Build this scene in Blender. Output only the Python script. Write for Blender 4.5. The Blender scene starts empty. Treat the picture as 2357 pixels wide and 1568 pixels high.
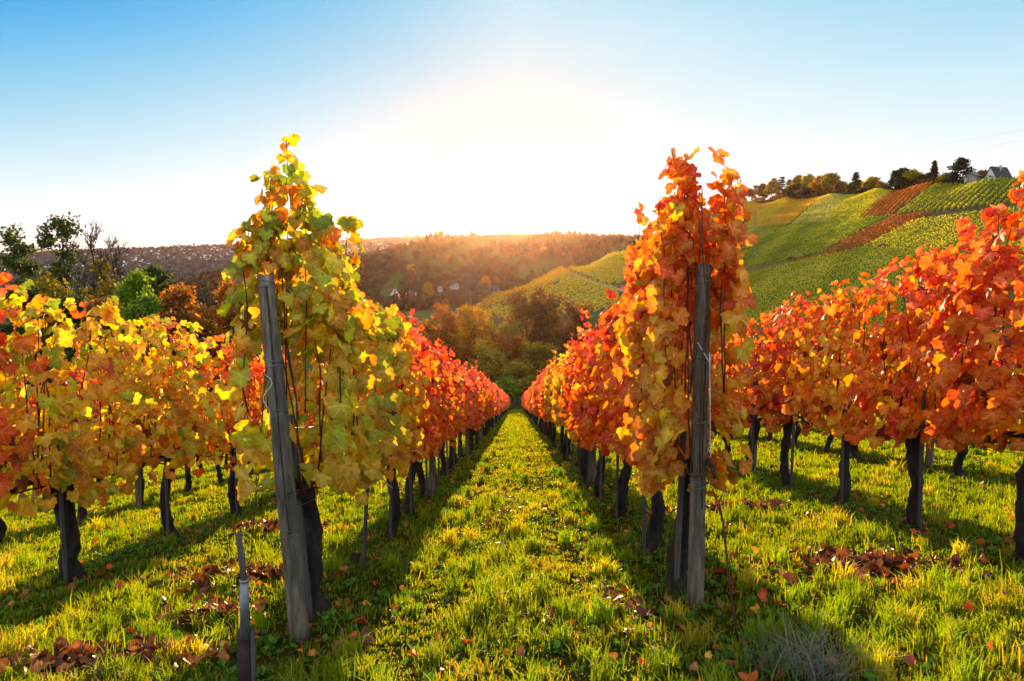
import bpy, math, random
import numpy as np

# ---------------------------------------------------------------- camera, sky, sun, exposure
scene = bpy.context.scene
PITCH, YAW, F = math.radians(5.24), math.radians(0.364), 1571.3
cam_data = bpy.data.cameras.new('camera')
cam_data.lens = 24; cam_data.sensor_width = 36
cam_data.clip_start = .05; cam_data.clip_end = 30000
cam_data.dof.use_dof = True; cam_data.dof.focus_distance = 7.5; cam_data.dof.aperture_fstop = 4.0
cam = bpy.data.objects.new('camera', cam_data)
scene.collection.objects.link(cam)
cam.location = (0, 0, 0)
cam.rotation_euler = (math.pi/2 - PITCH, 0, YAW)
scene.camera = cam

SUN_AZ, SUN_EL = math.radians(-1.14), math.radians(4.75)      # just above the crest of the hill ahead
SUN_DIR = (math.sin(SUN_AZ)*math.cos(SUN_EL), math.cos(SUN_AZ)*math.cos(SUN_EL), math.sin(SUN_EL))
world = bpy.data.worlds.new('World'); scene.world = world
world.use_nodes = True
wn, wl = world.node_tree.nodes, world.node_tree.links
bg = wn['Background']
EXPOSURE = 1.6
# clear evening sky: blue overhead and to the left, pale and warm towards the horizon
tcw = wn.new('ShaderNodeTexCoord'); sepw = wn.new('ShaderNodeSeparateXYZ'); wl.new(tcw.outputs['Generated'], sepw.inputs[0])
def wmath(op, a, b=None, c=None):
    n = wn.new('ShaderNodeMath'); n.operation = op
    for k, q in enumerate((a, b, c)):
        if q is None: continue
        if isinstance(q, (int, float)): n.inputs[k].default_value = q
        else: wl.new(q, n.inputs[k])
    return n.outputs[0]
el = wmath('MULTIPLY', wmath('ARCSINE', sepw.outputs[2]), 57.29578)
az = wmath('MULTIPLY', wmath('ARCTAN2', sepw.outputs[0], sepw.outputs[1]), 57.29578)
side = wmath('MAXIMUM', wmath('MULTIPLY', az, -1.35/37), wmath('MULTIPLY', az, .5/37))
tsky = wmath('MULTIPLY', wmath('MULTIPLY_ADD', el, wmath('ADD', side, 1.0), 0.0), 1/60)
nzw = wn.new('ShaderNodeTexNoise'); nzw.inputs['Scale'].default_value = 2.2; nzw.inputs['Detail'].default_value = 3; mpw = wn.new('ShaderNodeMapping'); mpw.inputs['Scale'].default_value = (1, .6, 2.4); mpw.inputs['Rotation'].default_value = (0, .7, 0)
wl.new(tcw.outputs['Generated'], mpw.inputs[0]); wl.new(mpw.outputs[0], nzw.inputs['Vector'])
tsky = wmath('ADD', tsky, wmath('MULTIPLY', wmath('SUBTRACT', nzw.outputs['Fac'], .5), .10))
ramp = wn.new('ShaderNodeValToRGB'); re_ = ramp.color_ramp.elements
stops = [(0, (1.0, .86, .72)), (.06, (1.0, .90, .80)), (.13, (1.0, .96, .92)), (.19, (.90, .945, .955)), (.27, (.70, .865, .925)), (.35, (.53, .775, .90)), (.46, (.33, .655, .865)), (.58, (.16, .52, .84)), (.76, (.0, .31, .79)), (1, (.36, .36, .38))]
while len(re_) < len(stops): re_.new(.5)
for e_, (p_, c_) in zip(re_, stops): e_.position = p_; e_.color = (*c_, 1)
wl.new(tsky, ramp.inputs[0])
sky = wn.new('ShaderNodeTexSky'); sky.sky_type = 'NISHITA'; sky.sun_disc = False
sky.sun_elevation = SUN_EL; sky.sun_rotation = SUN_AZ
sky.altitude = 300; sky.air_density = 1.0; sky.dust_density = .5; sky.ozone_density = 1.5
bg2 = wn.new('ShaderNodeBackground'); wl.new(sky.outputs[0], bg2.inputs[0]); bg2.inputs[1].default_value = .0008
wl.new(ramp.outputs[0], bg.inputs[0])
daz = wmath('MULTIPLY', wmath('ADD', az, 1.1), 1/22); glow = wmath('POWER', 2.718, wmath('MULTIPLY', wmath('MULTIPLY', daz, daz), -1.0))
low = wmath('POWER', 2.718, wmath('MULTIPLY', wmath('MULTIPLY', wmath('MAXIMUM', el, 0.0), wmath('MAXIMUM', el, 0.0)), -1/26))
behind = wmath('MULTIPLY', wmath('MINIMUM', wmath('MAXIMUM', wmath('MULTIPLY', wmath('SUBTRACT', .45, sepw.outputs[1]), 2.0), 0.0), 1.0), 1.9)     # added fill: unseen sky behind the viewer brightened to lift the shaded faces
dsun = wmath('MULTIPLY_ADD', sepw.outputs[0], SUN_DIR[0], wmath('MULTIPLY_ADD', sepw.outputs[1], SUN_DIR[1], wmath('MULTIPLY', sepw.outputs[2], SUN_DIR[2])))
off = wmath('MULTIPLY', wmath('ARCCOSINE', wmath('MINIMUM', dsun, 1.0)), 57.29578/11); near = wmath('MULTIPLY', wmath('POWER', 2.718, wmath('MULTIPLY', wmath('MULTIPLY', off, off), -1.0)), wmath('SUBTRACT', 1.0, low))
gain = wmath('ADD', wmath('MULTIPLY_ADD', near, -.24, wmath('MULTIPLY_ADD', wmath('MULTIPLY', glow, low), .8, 1.0)), behind)
wl.new(wmath('MULTIPLY', gain, 1.06/2**EXPOSURE), bg.inputs[1])
addw = wn.new('ShaderNodeAddShader'); wl.new(bg.outputs[0], addw.inputs[0]); wl.new(bg2.outputs[0], addw.inputs[1])
wl.new(addw.outputs[0], wn['World Output'].inputs[0])
sun_data = bpy.data.lights.new('sun', 'SUN')
sun_data.energy = 4.6; sun_data.angle = math.radians(.53); sun_data.color = (1, .66, .34)
sun = bpy.data.objects.new('sun', sun_data); scene.collection.objects.link(sun)
sun.rotation_euler = (math.pi/2 - SUN_EL, 0, math.pi - SUN_AZ)
scene.view_settings.view_transform = 'Standard'; scene.view_settings.look = 'None'
scene.view_settings.exposure = EXPOSURE; scene.view_settings.gamma = 1.0
scene.cycles.use_denoising = True
scene.cycles.max_bounces = 8; scene.cycles.transmission_bounces = 6; scene.cycles.diffuse_bounces = 5
scene.cycles.volume_bounces = 0
scene.cycles.sample_clamp_indirect = 6.0

# ---------------------------------------------------------------- helpers
rng = np.random.default_rng(11)
random.seed(5)
COL = scene.collection.objects

def at(x, y, Y):
    """The point at world depth Y on the line of sight through pixel (x, y) of the 2357 px wide photo."""
    u, v = (x-1178.5)/F, (784-y)/F
    wy = math.cos(PITCH)+v*math.sin(PITCH); wz = -math.sin(PITCH)+v*math.cos(PITCH)
    a, b = u*math.cos(YAW)-wy*math.sin(YAW), u*math.sin(YAW)+wy*math.cos(YAW)
    return np.array([a/b*Y, Y, wz/b*Y])

SLOPE = .183
def gz(x, y):
    """Height of the vineyard slope."""
    x = np.asarray(x, float); y = np.asarray(y, float)
    z = -1.2-SLOPE*y+.055*x-.05*np.maximum(-4.2-x, 0)
    z = z+.02*np.sin(x*1.7+.6*y)*np.cos(y*1.3-.4*x)+.012*np.sin(4.1*x+2.0)*np.sin(3.3*y)
    return z-.0011*np.maximum(y-70, 0)**2*0

def ground_hit(x, y):
    lo, hi = .5, 140.
    for _ in range(60):
        m = .5*(lo+hi); p = at(x, y, m)
        if p[2] > gz(p[0], p[1]): lo = m
        else: hi = m
    return at(x, y, lo)

def tag(o, label=None, cat=None, group=None, kind=None):
    if label: o['label'] = label
    if cat: o['category'] = cat
    if group: o['group'] = group
    if kind: o['kind'] = kind
    return o

def empty(name, loc, label, cat, group=None):
    o = bpy.data.objects.new(name, None); COL.link(o)
    o.location = [float(c) for c in loc]; o.empty_display_size = .1
    return tag(o, label, cat, group)

class MB:
    """Collects triangles with one colour per point and builds ONE mesh object."""
    def __init__(s): s.v, s.t, s.c, s.m, s.u, s.n = [], [], [], [], [], 0
    def add(s, v, t, col=(1, 1, 1), mat=0, uv=None):
        v = np.asarray(v, np.float64).reshape(-1, 3); t = np.asarray(t, np.int64).reshape(-1, 3)
        c = np.asarray(col, np.float64)
        if c.ndim == 1: c = np.tile(c[:3], (len(v), 1))
        s.v.append(v); s.t.append(t+s.n); s.c.append(c.reshape(-1, 3)); s.m.append(np.full(len(t), mat)); s.u.append(np.full((len(v), 3), 9.) if uv is None else uv); s.n += len(v)
    def quads(s, v, col, mat=0):
        """v: n x 4 x 3, col: n x 3 or one colour."""
        v = np.asarray(v); n = len(v); i = np.arange(n)[:, None]*4
        t = np.concatenate([i+np.array([[0, 1, 2]]), i+np.array([[0, 2, 3]])])
        c = np.asarray(col, float)
        c = np.repeat(c, 4, axis=0) if c.ndim == 2 else c
        s.add(v.reshape(-1, 3), t, c, mat)
    def tube(s, pts, rad, sides=6, col=(1, 1, 1), mat=0, cap=True, rough=0.):
        pts = np.asarray(pts, float); n = len(pts); rad = np.broadcast_to(np.asarray(rad, float), (n,))
        d = np.gradient(pts, axis=0); d /= np.linalg.norm(d, axis=1)[:, None]+1e-9
        ref = np.array([1., 0, 0]) if abs(d[0, 0]) < .8 else np.array([0, 1., 0])
        a = np.cross(d, ref); a /= np.linalg.norm(a, axis=1)[:, None]+1e-9; b = np.cross(d, a)
        th = np.arange(sides)*2*math.pi/sides
        r = rad[:, None]*(1+(rough*rng.uniform(-1, 1, (n, sides)) if rough else 0))
        v = pts[:, None]+r[..., None]*(np.cos(th)[None, :, None]*a[:, None]+np.sin(th)[None, :, None]*b[:, None])
        v = v.reshape(-1, 3); t = []
        for i in range(n-1):
            for k in range(sides):
                p, q = i*sides+k, i*sides+(k+1) % sides
                t += [(p, q, q+sides), (p, q+sides, p+sides)]
        if cap:
            v = np.vstack([v, pts[0], pts[-1]]); e = n*sides
            for k in range(sides):
                t.append((e, (k+1) % sides, k)); t.append((e+1, (n-1)*sides+k, (n-1)*sides+(k+1) % sides))
        s.add(v, t, col, mat)
    def box(s, lo, hi, col=(1, 1, 1), mat=0, M=None):
        x0, y0, z0 = lo; x1, y1, z1 = hi
        v = np.array([(x0, y0, z0), (x1, y0, z0), (x1, y1, z0), (x0, y1, z0), (x0, y0, z1), (x1, y0, z1), (x1, y1, z1), (x0, y1, z1)], float)
        if M is not None: v = v@M.T
        t = [(0, 2, 1), (0, 3, 2), (4, 5, 6), (4, 6, 7), (0, 1, 5), (0, 5, 4), (1, 2, 6), (1, 6, 5), (2, 3, 7), (2, 7, 6), (3, 0, 4), (3, 4, 7)]
        s.add(v, t, col, mat)
    def poly(s, ring, lift, col=(1, 1, 1), mat=0):
        """A closed prism: a planar convex ring pushed along LIFT."""
        r = np.asarray(ring, float); n = len(r); v = np.vstack([r, r+np.asarray(lift)]); t = []
        for i in range(1, n-1): t += [(0, i+1, i), (n, n+i, n+i+1)]
        for i in range(n): j = (i+1) % n; t += [(i, j, j+n), (i, j+n, i+n)]
        s.add(v, t, col, mat)
    def mesh(s, name, mats, smooth=False):
        me = bpy.data.meshes.new(name)
        v = np.concatenate(s.v); t = np.concatenate(s.t); c = np.concatenate(s.c); m = np.concatenate(s.m)
        me.vertices.add(len(v)); me.vertices.foreach_set('co', v.astype(np.float32).ravel())
        me.loops.add(len(t)*3); me.loops.foreach_set('vertex_index', t.astype(np.int32).ravel())
        me.polygons.add(len(t)); me.polygons.foreach_set('loop_start', np.arange(0, len(t)*3, 3, dtype=np.int32))
        me.polygons.foreach_set('material_index', m.astype(np.int32))
        if smooth: me.polygons.foreach_set('use_smooth', np.ones(len(t), bool))
        at_ = me.color_attributes.new('Col', 'FLOAT_COLOR', 'POINT')
        at_.data.foreach_set('color', np.hstack([c, np.ones((len(c), 1))]).astype(np.float32).ravel())
        if any(u.min() < 8 for u in s.u):
            au = me.color_attributes.new('Leaf', 'FLOAT_COLOR', 'POINT'); au.data.foreach_set('color', np.hstack([np.concatenate(s.u), np.ones((len(v), 1))]).astype(np.float32).ravel())
        for k in (mats if isinstance(mats, (list, tuple)) else [mats]): me.materials.append(k)
        me.update(); me.validate()
        return me
    def build(s, name, mats, parent=None, smooth=False, loc=None):
        o = bpy.data.objects.new(name, s.mesh(name, mats, smooth)); COL.link(o)
        if parent: o.parent = parent
        if loc is not None: o.location = [float(q) for q in loc]
        return o

# ---------------------------------------------------------------- materials
def new_mat(name):
    m = bpy.data.materials.new(name); m.use_nodes = True
    nt = m.node_tree; nt.nodes.clear()
    return m, nt.nodes, nt.links, nt.nodes.new('ShaderNodeOutputMaterial')

def leaf_mat(name, trans=.5, rough=.45, spec=.4, spots=0., spot_scale=45, jitter=.06, sat=1.1, tgain=1.05):
    m, N, L, out = new_mat(name)
    at_ = N.new('ShaderNodeAttribute'); at_.attribute_name = 'Col'
    oi = N.new('ShaderNodeObjectInfo')
    mr = N.new('ShaderNodeMapRange'); L.new(oi.outputs['Random'], mr.inputs[0])
    mr.inputs[3].default_value = 1-jitter*2; mr.inputs[4].default_value = 1+jitter*2
    h = N.new('ShaderNodeHueSaturation'); L.new(at_.outputs['Color'], h.inputs['Color']); L.new(mr.outputs[0], h.inputs['Value'])
    col = h.outputs[0]
    if spots:
        tc = N.new('ShaderNodeTexCoord'); nz = N.new('ShaderNodeTexNoise'); nz.inputs['Scale'].default_value = spot_scale
        nz.inputs['Detail'].default_value = 4; L.new(tc.outputs['Object'], nz.inputs['Vector'])
        rp = N.new('ShaderNodeValToRGB'); rp.color_ramp.elements[0].position = .60; rp.color_ramp.elements[1].position = .72
        rp.color_ramp.elements[0].color = (0, 0, 0, 1); rp.color_ramp.elements[1].color = (spots, spots, spots, 1)
        L.new(nz.outputs['Fac'], rp.inputs[0])
        mx = N.new('ShaderNodeMixRGB'); mx.inputs[2].default_value = (.16, .045, .015, 1)
        L.new(rp.outputs[0], mx.inputs[0]); L.new(col, mx.inputs[1]); col = mx.outputs[0]
        n2 = N.new('ShaderNodeTexNoise'); n2.inputs['Scale'].default_value = 11; n2.inputs['Detail'].default_value = 2
        L.new(tc.outputs['Object'], n2.inputs['Vector'])
        r2 = N.new('ShaderNodeMapRange'); L.new(n2.outputs['Fac'], r2.inputs[0]); r2.inputs[1].default_value = .3; r2.inputs[2].default_value = .7
        r2.inputs[3].default_value = .8; r2.inputs[4].default_value = 1.18
        h2 = N.new('ShaderNodeHueSaturation'); L.new(r2.outputs[0], h2.inputs['Value']); r3 = N.new('ShaderNodeMapRange'); L.new(n2.outputs['Fac'], r3.inputs[0]); r3.inputs[1].default_value = .3; r3.inputs[2].default_value = .7; r3.inputs[3].default_value = .487; r3.inputs[4].default_value = .512; L.new(r3.outputs[0], h2.inputs['Hue']); L.new(col, h2.inputs['Color']); col = h2.outputs[0]
    vein_col = col
    if spots > .6:      # five main veins, drawn in the leaf's own coordinates
        la = N.new('ShaderNodeAttribute'); la.attribute_name = 'Leaf'; sp = N.new('ShaderNodeSeparateXYZ'); L.new(la.outputs['Vector'], sp.inputs[0])
        def mt(op, a, b=0.):
            n = N.new('ShaderNodeMath'); n.operation = op
            for k, q in enumerate((a, b)):
                if isinstance(q, (int, float)): n.inputs[k].default_value = q
                else: L.new(q, n.inputs[k])
            return n.outputs[0]
        best = None
        for deg in (90, 30, 150, -18, 198):
            c_, s_ = math.cos(math.radians(deg)), math.sin(math.radians(deg))
            across = mt('ABSOLUTE', mt('SUBTRACT', mt('MULTIPLY', sp.outputs[0], s_), mt('MULTIPLY', sp.outputs[1], c_)))
            along = mt('ADD', mt('MULTIPLY', sp.outputs[0], c_), mt('MULTIPLY', sp.outputs[1], s_))
            d_ = mt('ADD', across, mt('MULTIPLY', mt('LESS_THAN', along, 0.), 9.)); best = d_ if best is None else mt('MINIMUM', best, d_)
        mk = N.new('ShaderNodeMapRange'); L.new(best, mk.inputs[0]); mk.inputs[1].default_value = .015; mk.inputs[2].default_value = .075; mk.inputs[3].default_value = .7; mk.inputs[4].default_value = 0.
        vh = N.new('ShaderNodeHueSaturation'); vh.inputs['Value'].default_value = 1.5; vh.inputs['Saturation'].default_value = .85; L.new(col, vh.inputs['Color'])
        vm = N.new('ShaderNodeMixRGB'); L.new(mk.outputs[0], vm.inputs[0]); L.new(col, vm.inputs[1]); L.new(vh.outputs[0], vm.inputs[2]); vein_col = vm.outputs[0]
    p = N.new('ShaderNodeBsdfPrincipled'); p.inputs['Roughness'].default_value = rough; p.inputs['Specular IOR Level'].default_value = spec
    L.new(vein_col, p.inputs['Base Color'])
    hs = N.new('ShaderNodeHueSaturation'); hs.inputs['Saturation'].default_value = sat; hs.inputs['Value'].default_value = tgain
    L.new(col, hs.inputs['Color'])
    tr = N.new('ShaderNodeBsdfTranslucent'); L.new(hs.outputs[0], tr.inputs['Color'])
    ms = N.new('ShaderNodeMixShader'); ms.inputs[0].default_value = trans
    L.new(p.outputs[0], ms.inputs[1]); L.new(tr.outputs[0], ms.inputs[2]); L.new(ms.outputs[0], out.inputs[0])
    return m

def rough_mat(name, c1, c2, scale=(8, 8, 8), rough=.85, bump=.3, detail=6, attr=False, metallic=0., dist=.02, spec=.3):
    """Two-tone noise, used for wood, bark, soil, render and roofs."""
    m, N, L, out = new_mat(name)
    tc = N.new('ShaderNodeTexCoord'); mp = N.new('ShaderNodeMapping'); mp.inputs['Scale'].default_value = scale
    L.new(tc.outputs['Object'], mp.inputs[0])
    nz = N.new('ShaderNodeTexNoise'); nz.inputs['Scale'].default_value = 1; nz.inputs['Detail'].default_value = detail; nz.inputs['Roughness'].default_value = .65
    L.new(mp.outputs[0], nz.inputs['Vector'])
    nb = N.new('ShaderNodeTexNoise'); nb.inputs['Scale'].default_value = .17; nb.inputs['Detail'].default_value = 3; L.new(mp.outputs[0], nb.inputs['Vector'])
    rp = N.new('ShaderNodeValToRGB'); rp.color_ramp.elements[0].position = .33; rp.color_ramp.elements[1].position = .68
    rp.color_ramp.elements[0].color = (*c1, 1); rp.color_ramp.elements[1].color = (*c2, 1)
    L.new(nz.outputs['Fac'], rp.inputs[0]); col = rp.outputs[0]
    mb_ = N.new('ShaderNodeMapRange'); L.new(nb.outputs['Fac'], mb_.inputs[0]); mb_.inputs[1].default_value = .35; mb_.inputs[2].default_value = .65; mb_.inputs[3].default_value = .6; mb_.inputs[4].default_value = 1.2
    hb_ = N.new('ShaderNodeHueSaturation'); L.new(mb_.outputs[0], hb_.inputs['Value']); L.new(col, hb_.inputs['Color']); col = hb_.outputs[0]
    if attr:
        a = N.new('ShaderNodeAttribute'); a.attribute_name = 'Col'
        mx = N.new('ShaderNodeMixRGB'); mx.blend_type = 'MULTIPLY'; mx.inputs[0].default_value = 1
        L.new(col, mx.inputs[1]); L.new(a.outputs['Color'], mx.inputs[2]); col = mx.outputs[0]
    p = N.new('ShaderNodeBsdfPrincipled'); p.inputs['Roughness'].default_value = rough; p.inputs['Metallic'].default_value = metallic
    p.inputs['Specular IOR Level'].default_value = spec
    L.new(col, p.inputs['Base Color'])
    if bump:
        b = N.new('ShaderNodeBump'); b.inputs['Strength'].default_value = bump; b.inputs['Distance'].default_value = dist
        L.new(nz.outputs['Fac'], b.inputs['Height']); L.new(b.outputs[0], p.inputs['Normal'])
    L.new(p.outputs[0], out.inputs[0])
    return m

M_VINE = leaf_mat('vine_leaf', trans=.6, rough=.5, spec=.3, spots=.8)
M_TREE = leaf_mat('tree_leaf', trans=.5, rough=.6, spec=.25, jitter=.05)
M_GRASS = leaf_mat('grass_blade', trans=.5, rough=.6, spec=.15, jitter=0, tgain=1.5)
M_LITTER = leaf_mat('dead_leaf', trans=.25, rough=.5, spec=.4, spots=.5, jitter=0)
M_HILLVINE = leaf_mat('hillside_vine_leaf', trans=.5, rough=.6, spec=.2, jitter=0)
M_BARK = rough_mat('vine_bark', (.008, .006, .0045), (.05, .037, .028), (38, 38, 7), bump=.9, dist=.02)
M_TBARK = rough_mat('tree_bark', (.02, .015, .011), (.06, .045, .034), (6, 6, 2), bump=.4)
M_CANE = rough_mat('cane_bark', (.05, .02, .01), (.12, .05, .025), (30, 30, 9), bump=.2)
M_POST = rough_mat('weathered_post_wood', (.055, .042, .029), (.215, .175, .125), (40, 40, 6.0), bump=.7, dist=.012)
M_STAKE = rough_mat('stake_wood', (.05, .045, .04), (.14, .125, .11), (50, 50, 4), bump=.4, dist=.01)
M_WIRE = rough_mat('wire_steel', (.12, .12, .12), (.25, .25, .25), (20, 20, 20), rough=.35, bump=0, metallic=.8)
M_ZINC = rough_mat('zinc_tube', (.16, .17, .18), (.28, .3, .32), (30, 30, 12), rough=.5, bump=.1, metallic=.5)
M_RUST = rough_mat('rusty_iron', (.018, .012, .01), (.06, .035, .025), (25, 25, 18), rough=.8, bump=.3)
M_STRING = rough_mat('white_twine', (.5, .5, .5), (.75, .75, .75), (60, 60, 60), bump=.1)
M_SOIL = rough_mat('grassy_soil', (.02, .022, .006), (.055, .06, .010), (2.2, 2.2, 2.2), bump=.5, dist=.04, spec=0., rough=1.)
M_WALL = rough_mat('house_render', (.6, .6, .6), (.72, .72, .71), (.6, .6, .6), bump=.05, attr=True)
M_ROOF = rough_mat('dark_roof_tiles', (.02, .022, .028), (.04, .042, .05), (1.5, 8, 8), rough=.7, bump=.3, attr=True)
M_GLASS = rough_mat('window_glass', (.02, .025, .03), (.05, .06, .07), (2, 2, 2), rough=.12, bump=0, spec=.5)
M_PLANK = rough_mat('hut_planks', (.035, .024, .016), (.09, .06, .04), (6, 6, .8), bump=.4)
M_LATTICE = rough_mat('pylon_steel', (.16, .16, .17), (.24, .24, .25), (.3, .3, .3), rough=.7, bump=0, metallic=.0, attr=True)
M_ASPHALT = rough_mat('path_concrete', (.2, .2, .2), (.34, .34, .34), (.5, .5, .5), bump=.1)
M_PAINT = rough_mat('car_paint', (.75, .75, .76), (.85, .85, .85), (1, 1, 1), rough=.25, bump=0, attr=True, spec=.5)
M_CLOTH = rough_mat('clothing', (.8, .8, .8), (1, 1, 1), (9, 9, 9), bump=.1, attr=True)

# leaf colours (surface albedo)
C = dict(green=(.22, .32, .015), lime=(.40, .48, .025), yg=(.56, .53, .03), yellow=(.80, .54, .026), gold=(.78, .39, .02), amber=(.75, .25, .013),
         orange=(.77, .165, .012), redor=(.72, .082, .016), red=(.56, .03, .02), pink=(.74, .15, .12), salmon=(.77, .18, .075), brown=(.17, .05, .02), wine=(.20, .012, .015))
def palette(spec): return [np.array([C[k] for k in spec]), np.array(list(spec.values()), float)/sum(spec.values())]
PAL = {   # each: leaves at the top of the canopy, leaves lower down
    'yellow-green': (dict(yg=4, amber=2.5, gold=2.5, green=1.8, lime=2, yellow=1.6), dict(yellow=7, yg=3, gold=3.4, lime=1.3, green=.5, brown=.2)),
    'amber': (dict(orange=4, amber=4, redor=.8, gold=1), dict(amber=3.4, gold=4.4, yellow=2.6, orange=1.4, brown=.25)),
    'golden yellow': (dict(gold=3, yellow=2.5, salmon=2, yg=1), dict(gold=4, yellow=2.6, yg=1.4, amber=3, brown=.4)),
    'orange': (dict(orange=4, redor=3, salmon=3, amber=1), dict(orange=4, amber=4.5, gold=1.2, redor=1.2, brown=.5)),
    'orange-red': (dict(redor=3, pink=3, red=1, orange=2.5, salmon=3), dict(orange=4, amber=3, redor=1.8, gold=1, red=.4, brown=.5)),
    'pink-red': (dict(pink=5, red=1.6, salmon=4, redor=2), dict(salmon=3, orange=3.5, redor=1.8, amber=2.2, pink=2, gold=.7, brown=.4)),
}

# ---------------------------------------------------------------- the setting: slope and hills
def grid_mesh(X, Y, Z, name, mats, kind='structure', midx=None, smooth=True):
    n, k = X.shape
    v = np.stack([X, Y, Z], -1).reshape(-1, 3); i = np.arange(n*k).reshape(n, k)
    a, b, c, d = i[:-1, :-1].ravel(), i[:-1, 1:].ravel(), i[1:, 1:].ravel(), i[1:, :-1].ravel()
    mb = MB(); t = np.stack([np.stack([a, b, c], 1), np.stack([a, c, d], 1)], 1).reshape(-1, 3)
    mb.add(v, t)
    if midx is not None: mb.m = [np.repeat(midx[:-1, :-1].ravel(), 2)]
    o = mb.build(name, mats, smooth=smooth); o['kind'] = kind
    return o

ys = np.concatenate([np.arange(-4, 14, .15), np.arange(14, 40, .5), np.arange(40, 112, 2)])
xs = np.concatenate([np.arange(-110, -14, 3), np.arange(-14, -6, .5), np.arange(-6, 6, .15), np.arange(6, 14, .5), np.arange(14, 111, 3)])
GX, GY = np.meshgrid(xs, ys)
grid_mesh(GX, GY, gz(GX, GY), 'ground', M_SOIL)

# hills: for each column (photo x) the slope to its height (photo y) at growing distance
TER = {
    -900: {95: 1010, 200: 900, 430: 770, 1100: 690, 1550: 660, 1950: 635, 2700: 592, 3300: 600},
    0: {95: 1000, 200: 880, 430: 760, 800: 705, 1100: 690, 1550: 668, 1950: 640, 2700: 586, 3300: 600},
    300: {95: 985, 200: 860, 430: 750, 800: 705, 1100: 676, 1300: 690, 1550: 670, 1950: 628, 2700: 574, 3300: 592},
    390: {95: 980, 200: 860, 430: 750, 800: 700, 950: 672, 1100: 652, 1300: 670, 1550: 660, 1950: 620, 2700: 571, 3300: 590},
    470: {95: 972, 200: 850, 430: 745, 650: 715, 800: 690, 950: 655, 1100: 628, 1300: 650, 1550: 655, 1950: 614, 2700: 567, 3300: 588},
    560: {95: 967, 200: 850, 430: 740, 650: 705, 800: 675, 950: 640, 1100: 612, 1300: 640, 1550: 650, 1950: 608, 2700: 564, 3300: 585},
    720: {95: 960, 200: 835, 430: 735, 650: 700, 800: 668, 950: 636, 1100: 607, 1300: 640, 1550: 645, 1950: 603, 2700: 559, 3300: 580},
    800: {95: 957, 200: 830, 300: 770, 430: 735, 650: 700, 800: 665, 950: 625, 1100: 593, 1300: 620, 1550: 640, 1950: 600, 2700: 555, 3300: 575},
    900: {95: 952, 200: 825, 300: 765, 430: 730, 650: 690, 800: 655, 950: 610, 1100: 571, 1300: 600, 1550: 640, 1950: 600, 2700: 550, 3300: 575},
    1000: {95: 950, 140: 920, 200: 815, 300: 745, 430: 720, 520: 705, 650: 690, 800: 650, 950: 597, 1100: 550, 1300: 590, 1950: 600, 2700: 545, 3300: 570},
    1080: {95: 948, 140: 915, 200: 780, 250: 705, 300: 722, 360: 726, 430: 715, 520: 702, 650: 685, 800: 645, 950: 590, 1100: 543, 1300: 585, 2700: 545, 3300: 570},
    1140: {95: 946, 140: 915, 200: 755, 250: 684, 300: 692, 360: 706, 430: 705, 520: 697, 650: 680, 800: 640, 950: 585, 1100: 540, 1300: 580, 2700: 548, 3300: 570},
    1290: {95: 942, 140: 900, 200: 730, 250: 652, 300: 622, 340: 640, 430: 660, 520: 665, 650: 650, 800: 620, 950: 575, 1100: 537, 1300: 580, 2700: 552, 3300: 575},
    1400: {95: 938, 140: 890, 200: 715, 250: 665, 300: 625, 370: 587, 430: 610, 520: 640, 650: 635, 800: 610, 950: 575, 1100: 544, 1300: 580, 2700: 555, 3300: 575},
    1550: {95: 932, 140: 880, 200: 705, 300: 630, 370: 580, 450: 545, 520: 560, 650: 600, 800: 600, 950: 580, 1100: 548, 1300: 580, 2700: 560, 3300: 575},
}
KY = np.array([95, 140, 200, 250, 300, 330, 370, 400, 450, 520, 580, 650, 720, 800, 950, 1100, 1300, 1550, 1950, 2700, 3300], float)
def kz(y):
    v = (784-np.asarray(y, float))/F
    return (-math.sin(PITCH)+v*math.cos(PITCH))/(math.cos(PITCH)+v*math.sin(PITCH))
TX = np.array(sorted(TER), float)
TZ = np.array([np.interp(KY, list(TER[x]), [Y*kz(TER[x][Y]) for Y in TER[x]]) for x in sorted(TER)])
# the vineyard hill on the right: an even slope up to a straight ridge
def vineyard_hill(X, Y):
    rx = 206+.0763*Y; over = np.maximum(X-rx, 0)
    return 50.8+.45*(X-232)+.048*(Y-341)-.57*over
HCOL = np.array([1640., 1715, 1800, 1900, 2000, 2130, 2260, 2400, 2800, 3200])
hcol = []
for x_ in HCOL:
    X_ = (x_-1188.5)/(F*1.004)*KY; z_ = vineyard_hill(X_, KY); g_ = gz(X_, KY)-1.0
    w_ = np.clip((KY-95)/60, 0, 1); z_ = g_*(1-w_)+z_*w_
    far = np.interp(KY, [900, 1300, 3300], [0, 1, 1]); hcol.append(z_*(1-far)+far*KY*kz(600))
TX = np.concatenate([TX, HCOL]); TZ = np.vstack([TZ, np.array(hcol)])
def colx(X, Y): return 1188.5+F*1.004*X/Y
def hz(X, Y):
    """Height of the hills at (X, Y), Y from 95 on."""
    X = np.asarray(X, float); Y = np.asarray(Y, float)
    c = np.clip(colx(X, Y), TX[0], TX[-1]-1e-6); i = np.clip(np.searchsorted(TX, c, 'right')-1, 0, len(TX)-2)
    f = (c-TX[i])/(TX[i+1]-TX[i]); f = np.where(c > 1640, f, f*f*(3-2*f)*.5+f*.5)
    yc = np.clip(Y, KY[0], KY[-1]-1e-6); j = np.clip(np.searchsorted(KY, yc, 'right')-1, 0, len(KY)-2)
    g = (yc-KY[j])/(KY[j+1]-KY[j])
    z = (TZ[i, j]*(1-f)+TZ[i+1, j]*f)*(1-g)+(TZ[i, j+1]*(1-f)+TZ[i+1, j+1]*f)*g
    return z
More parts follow.
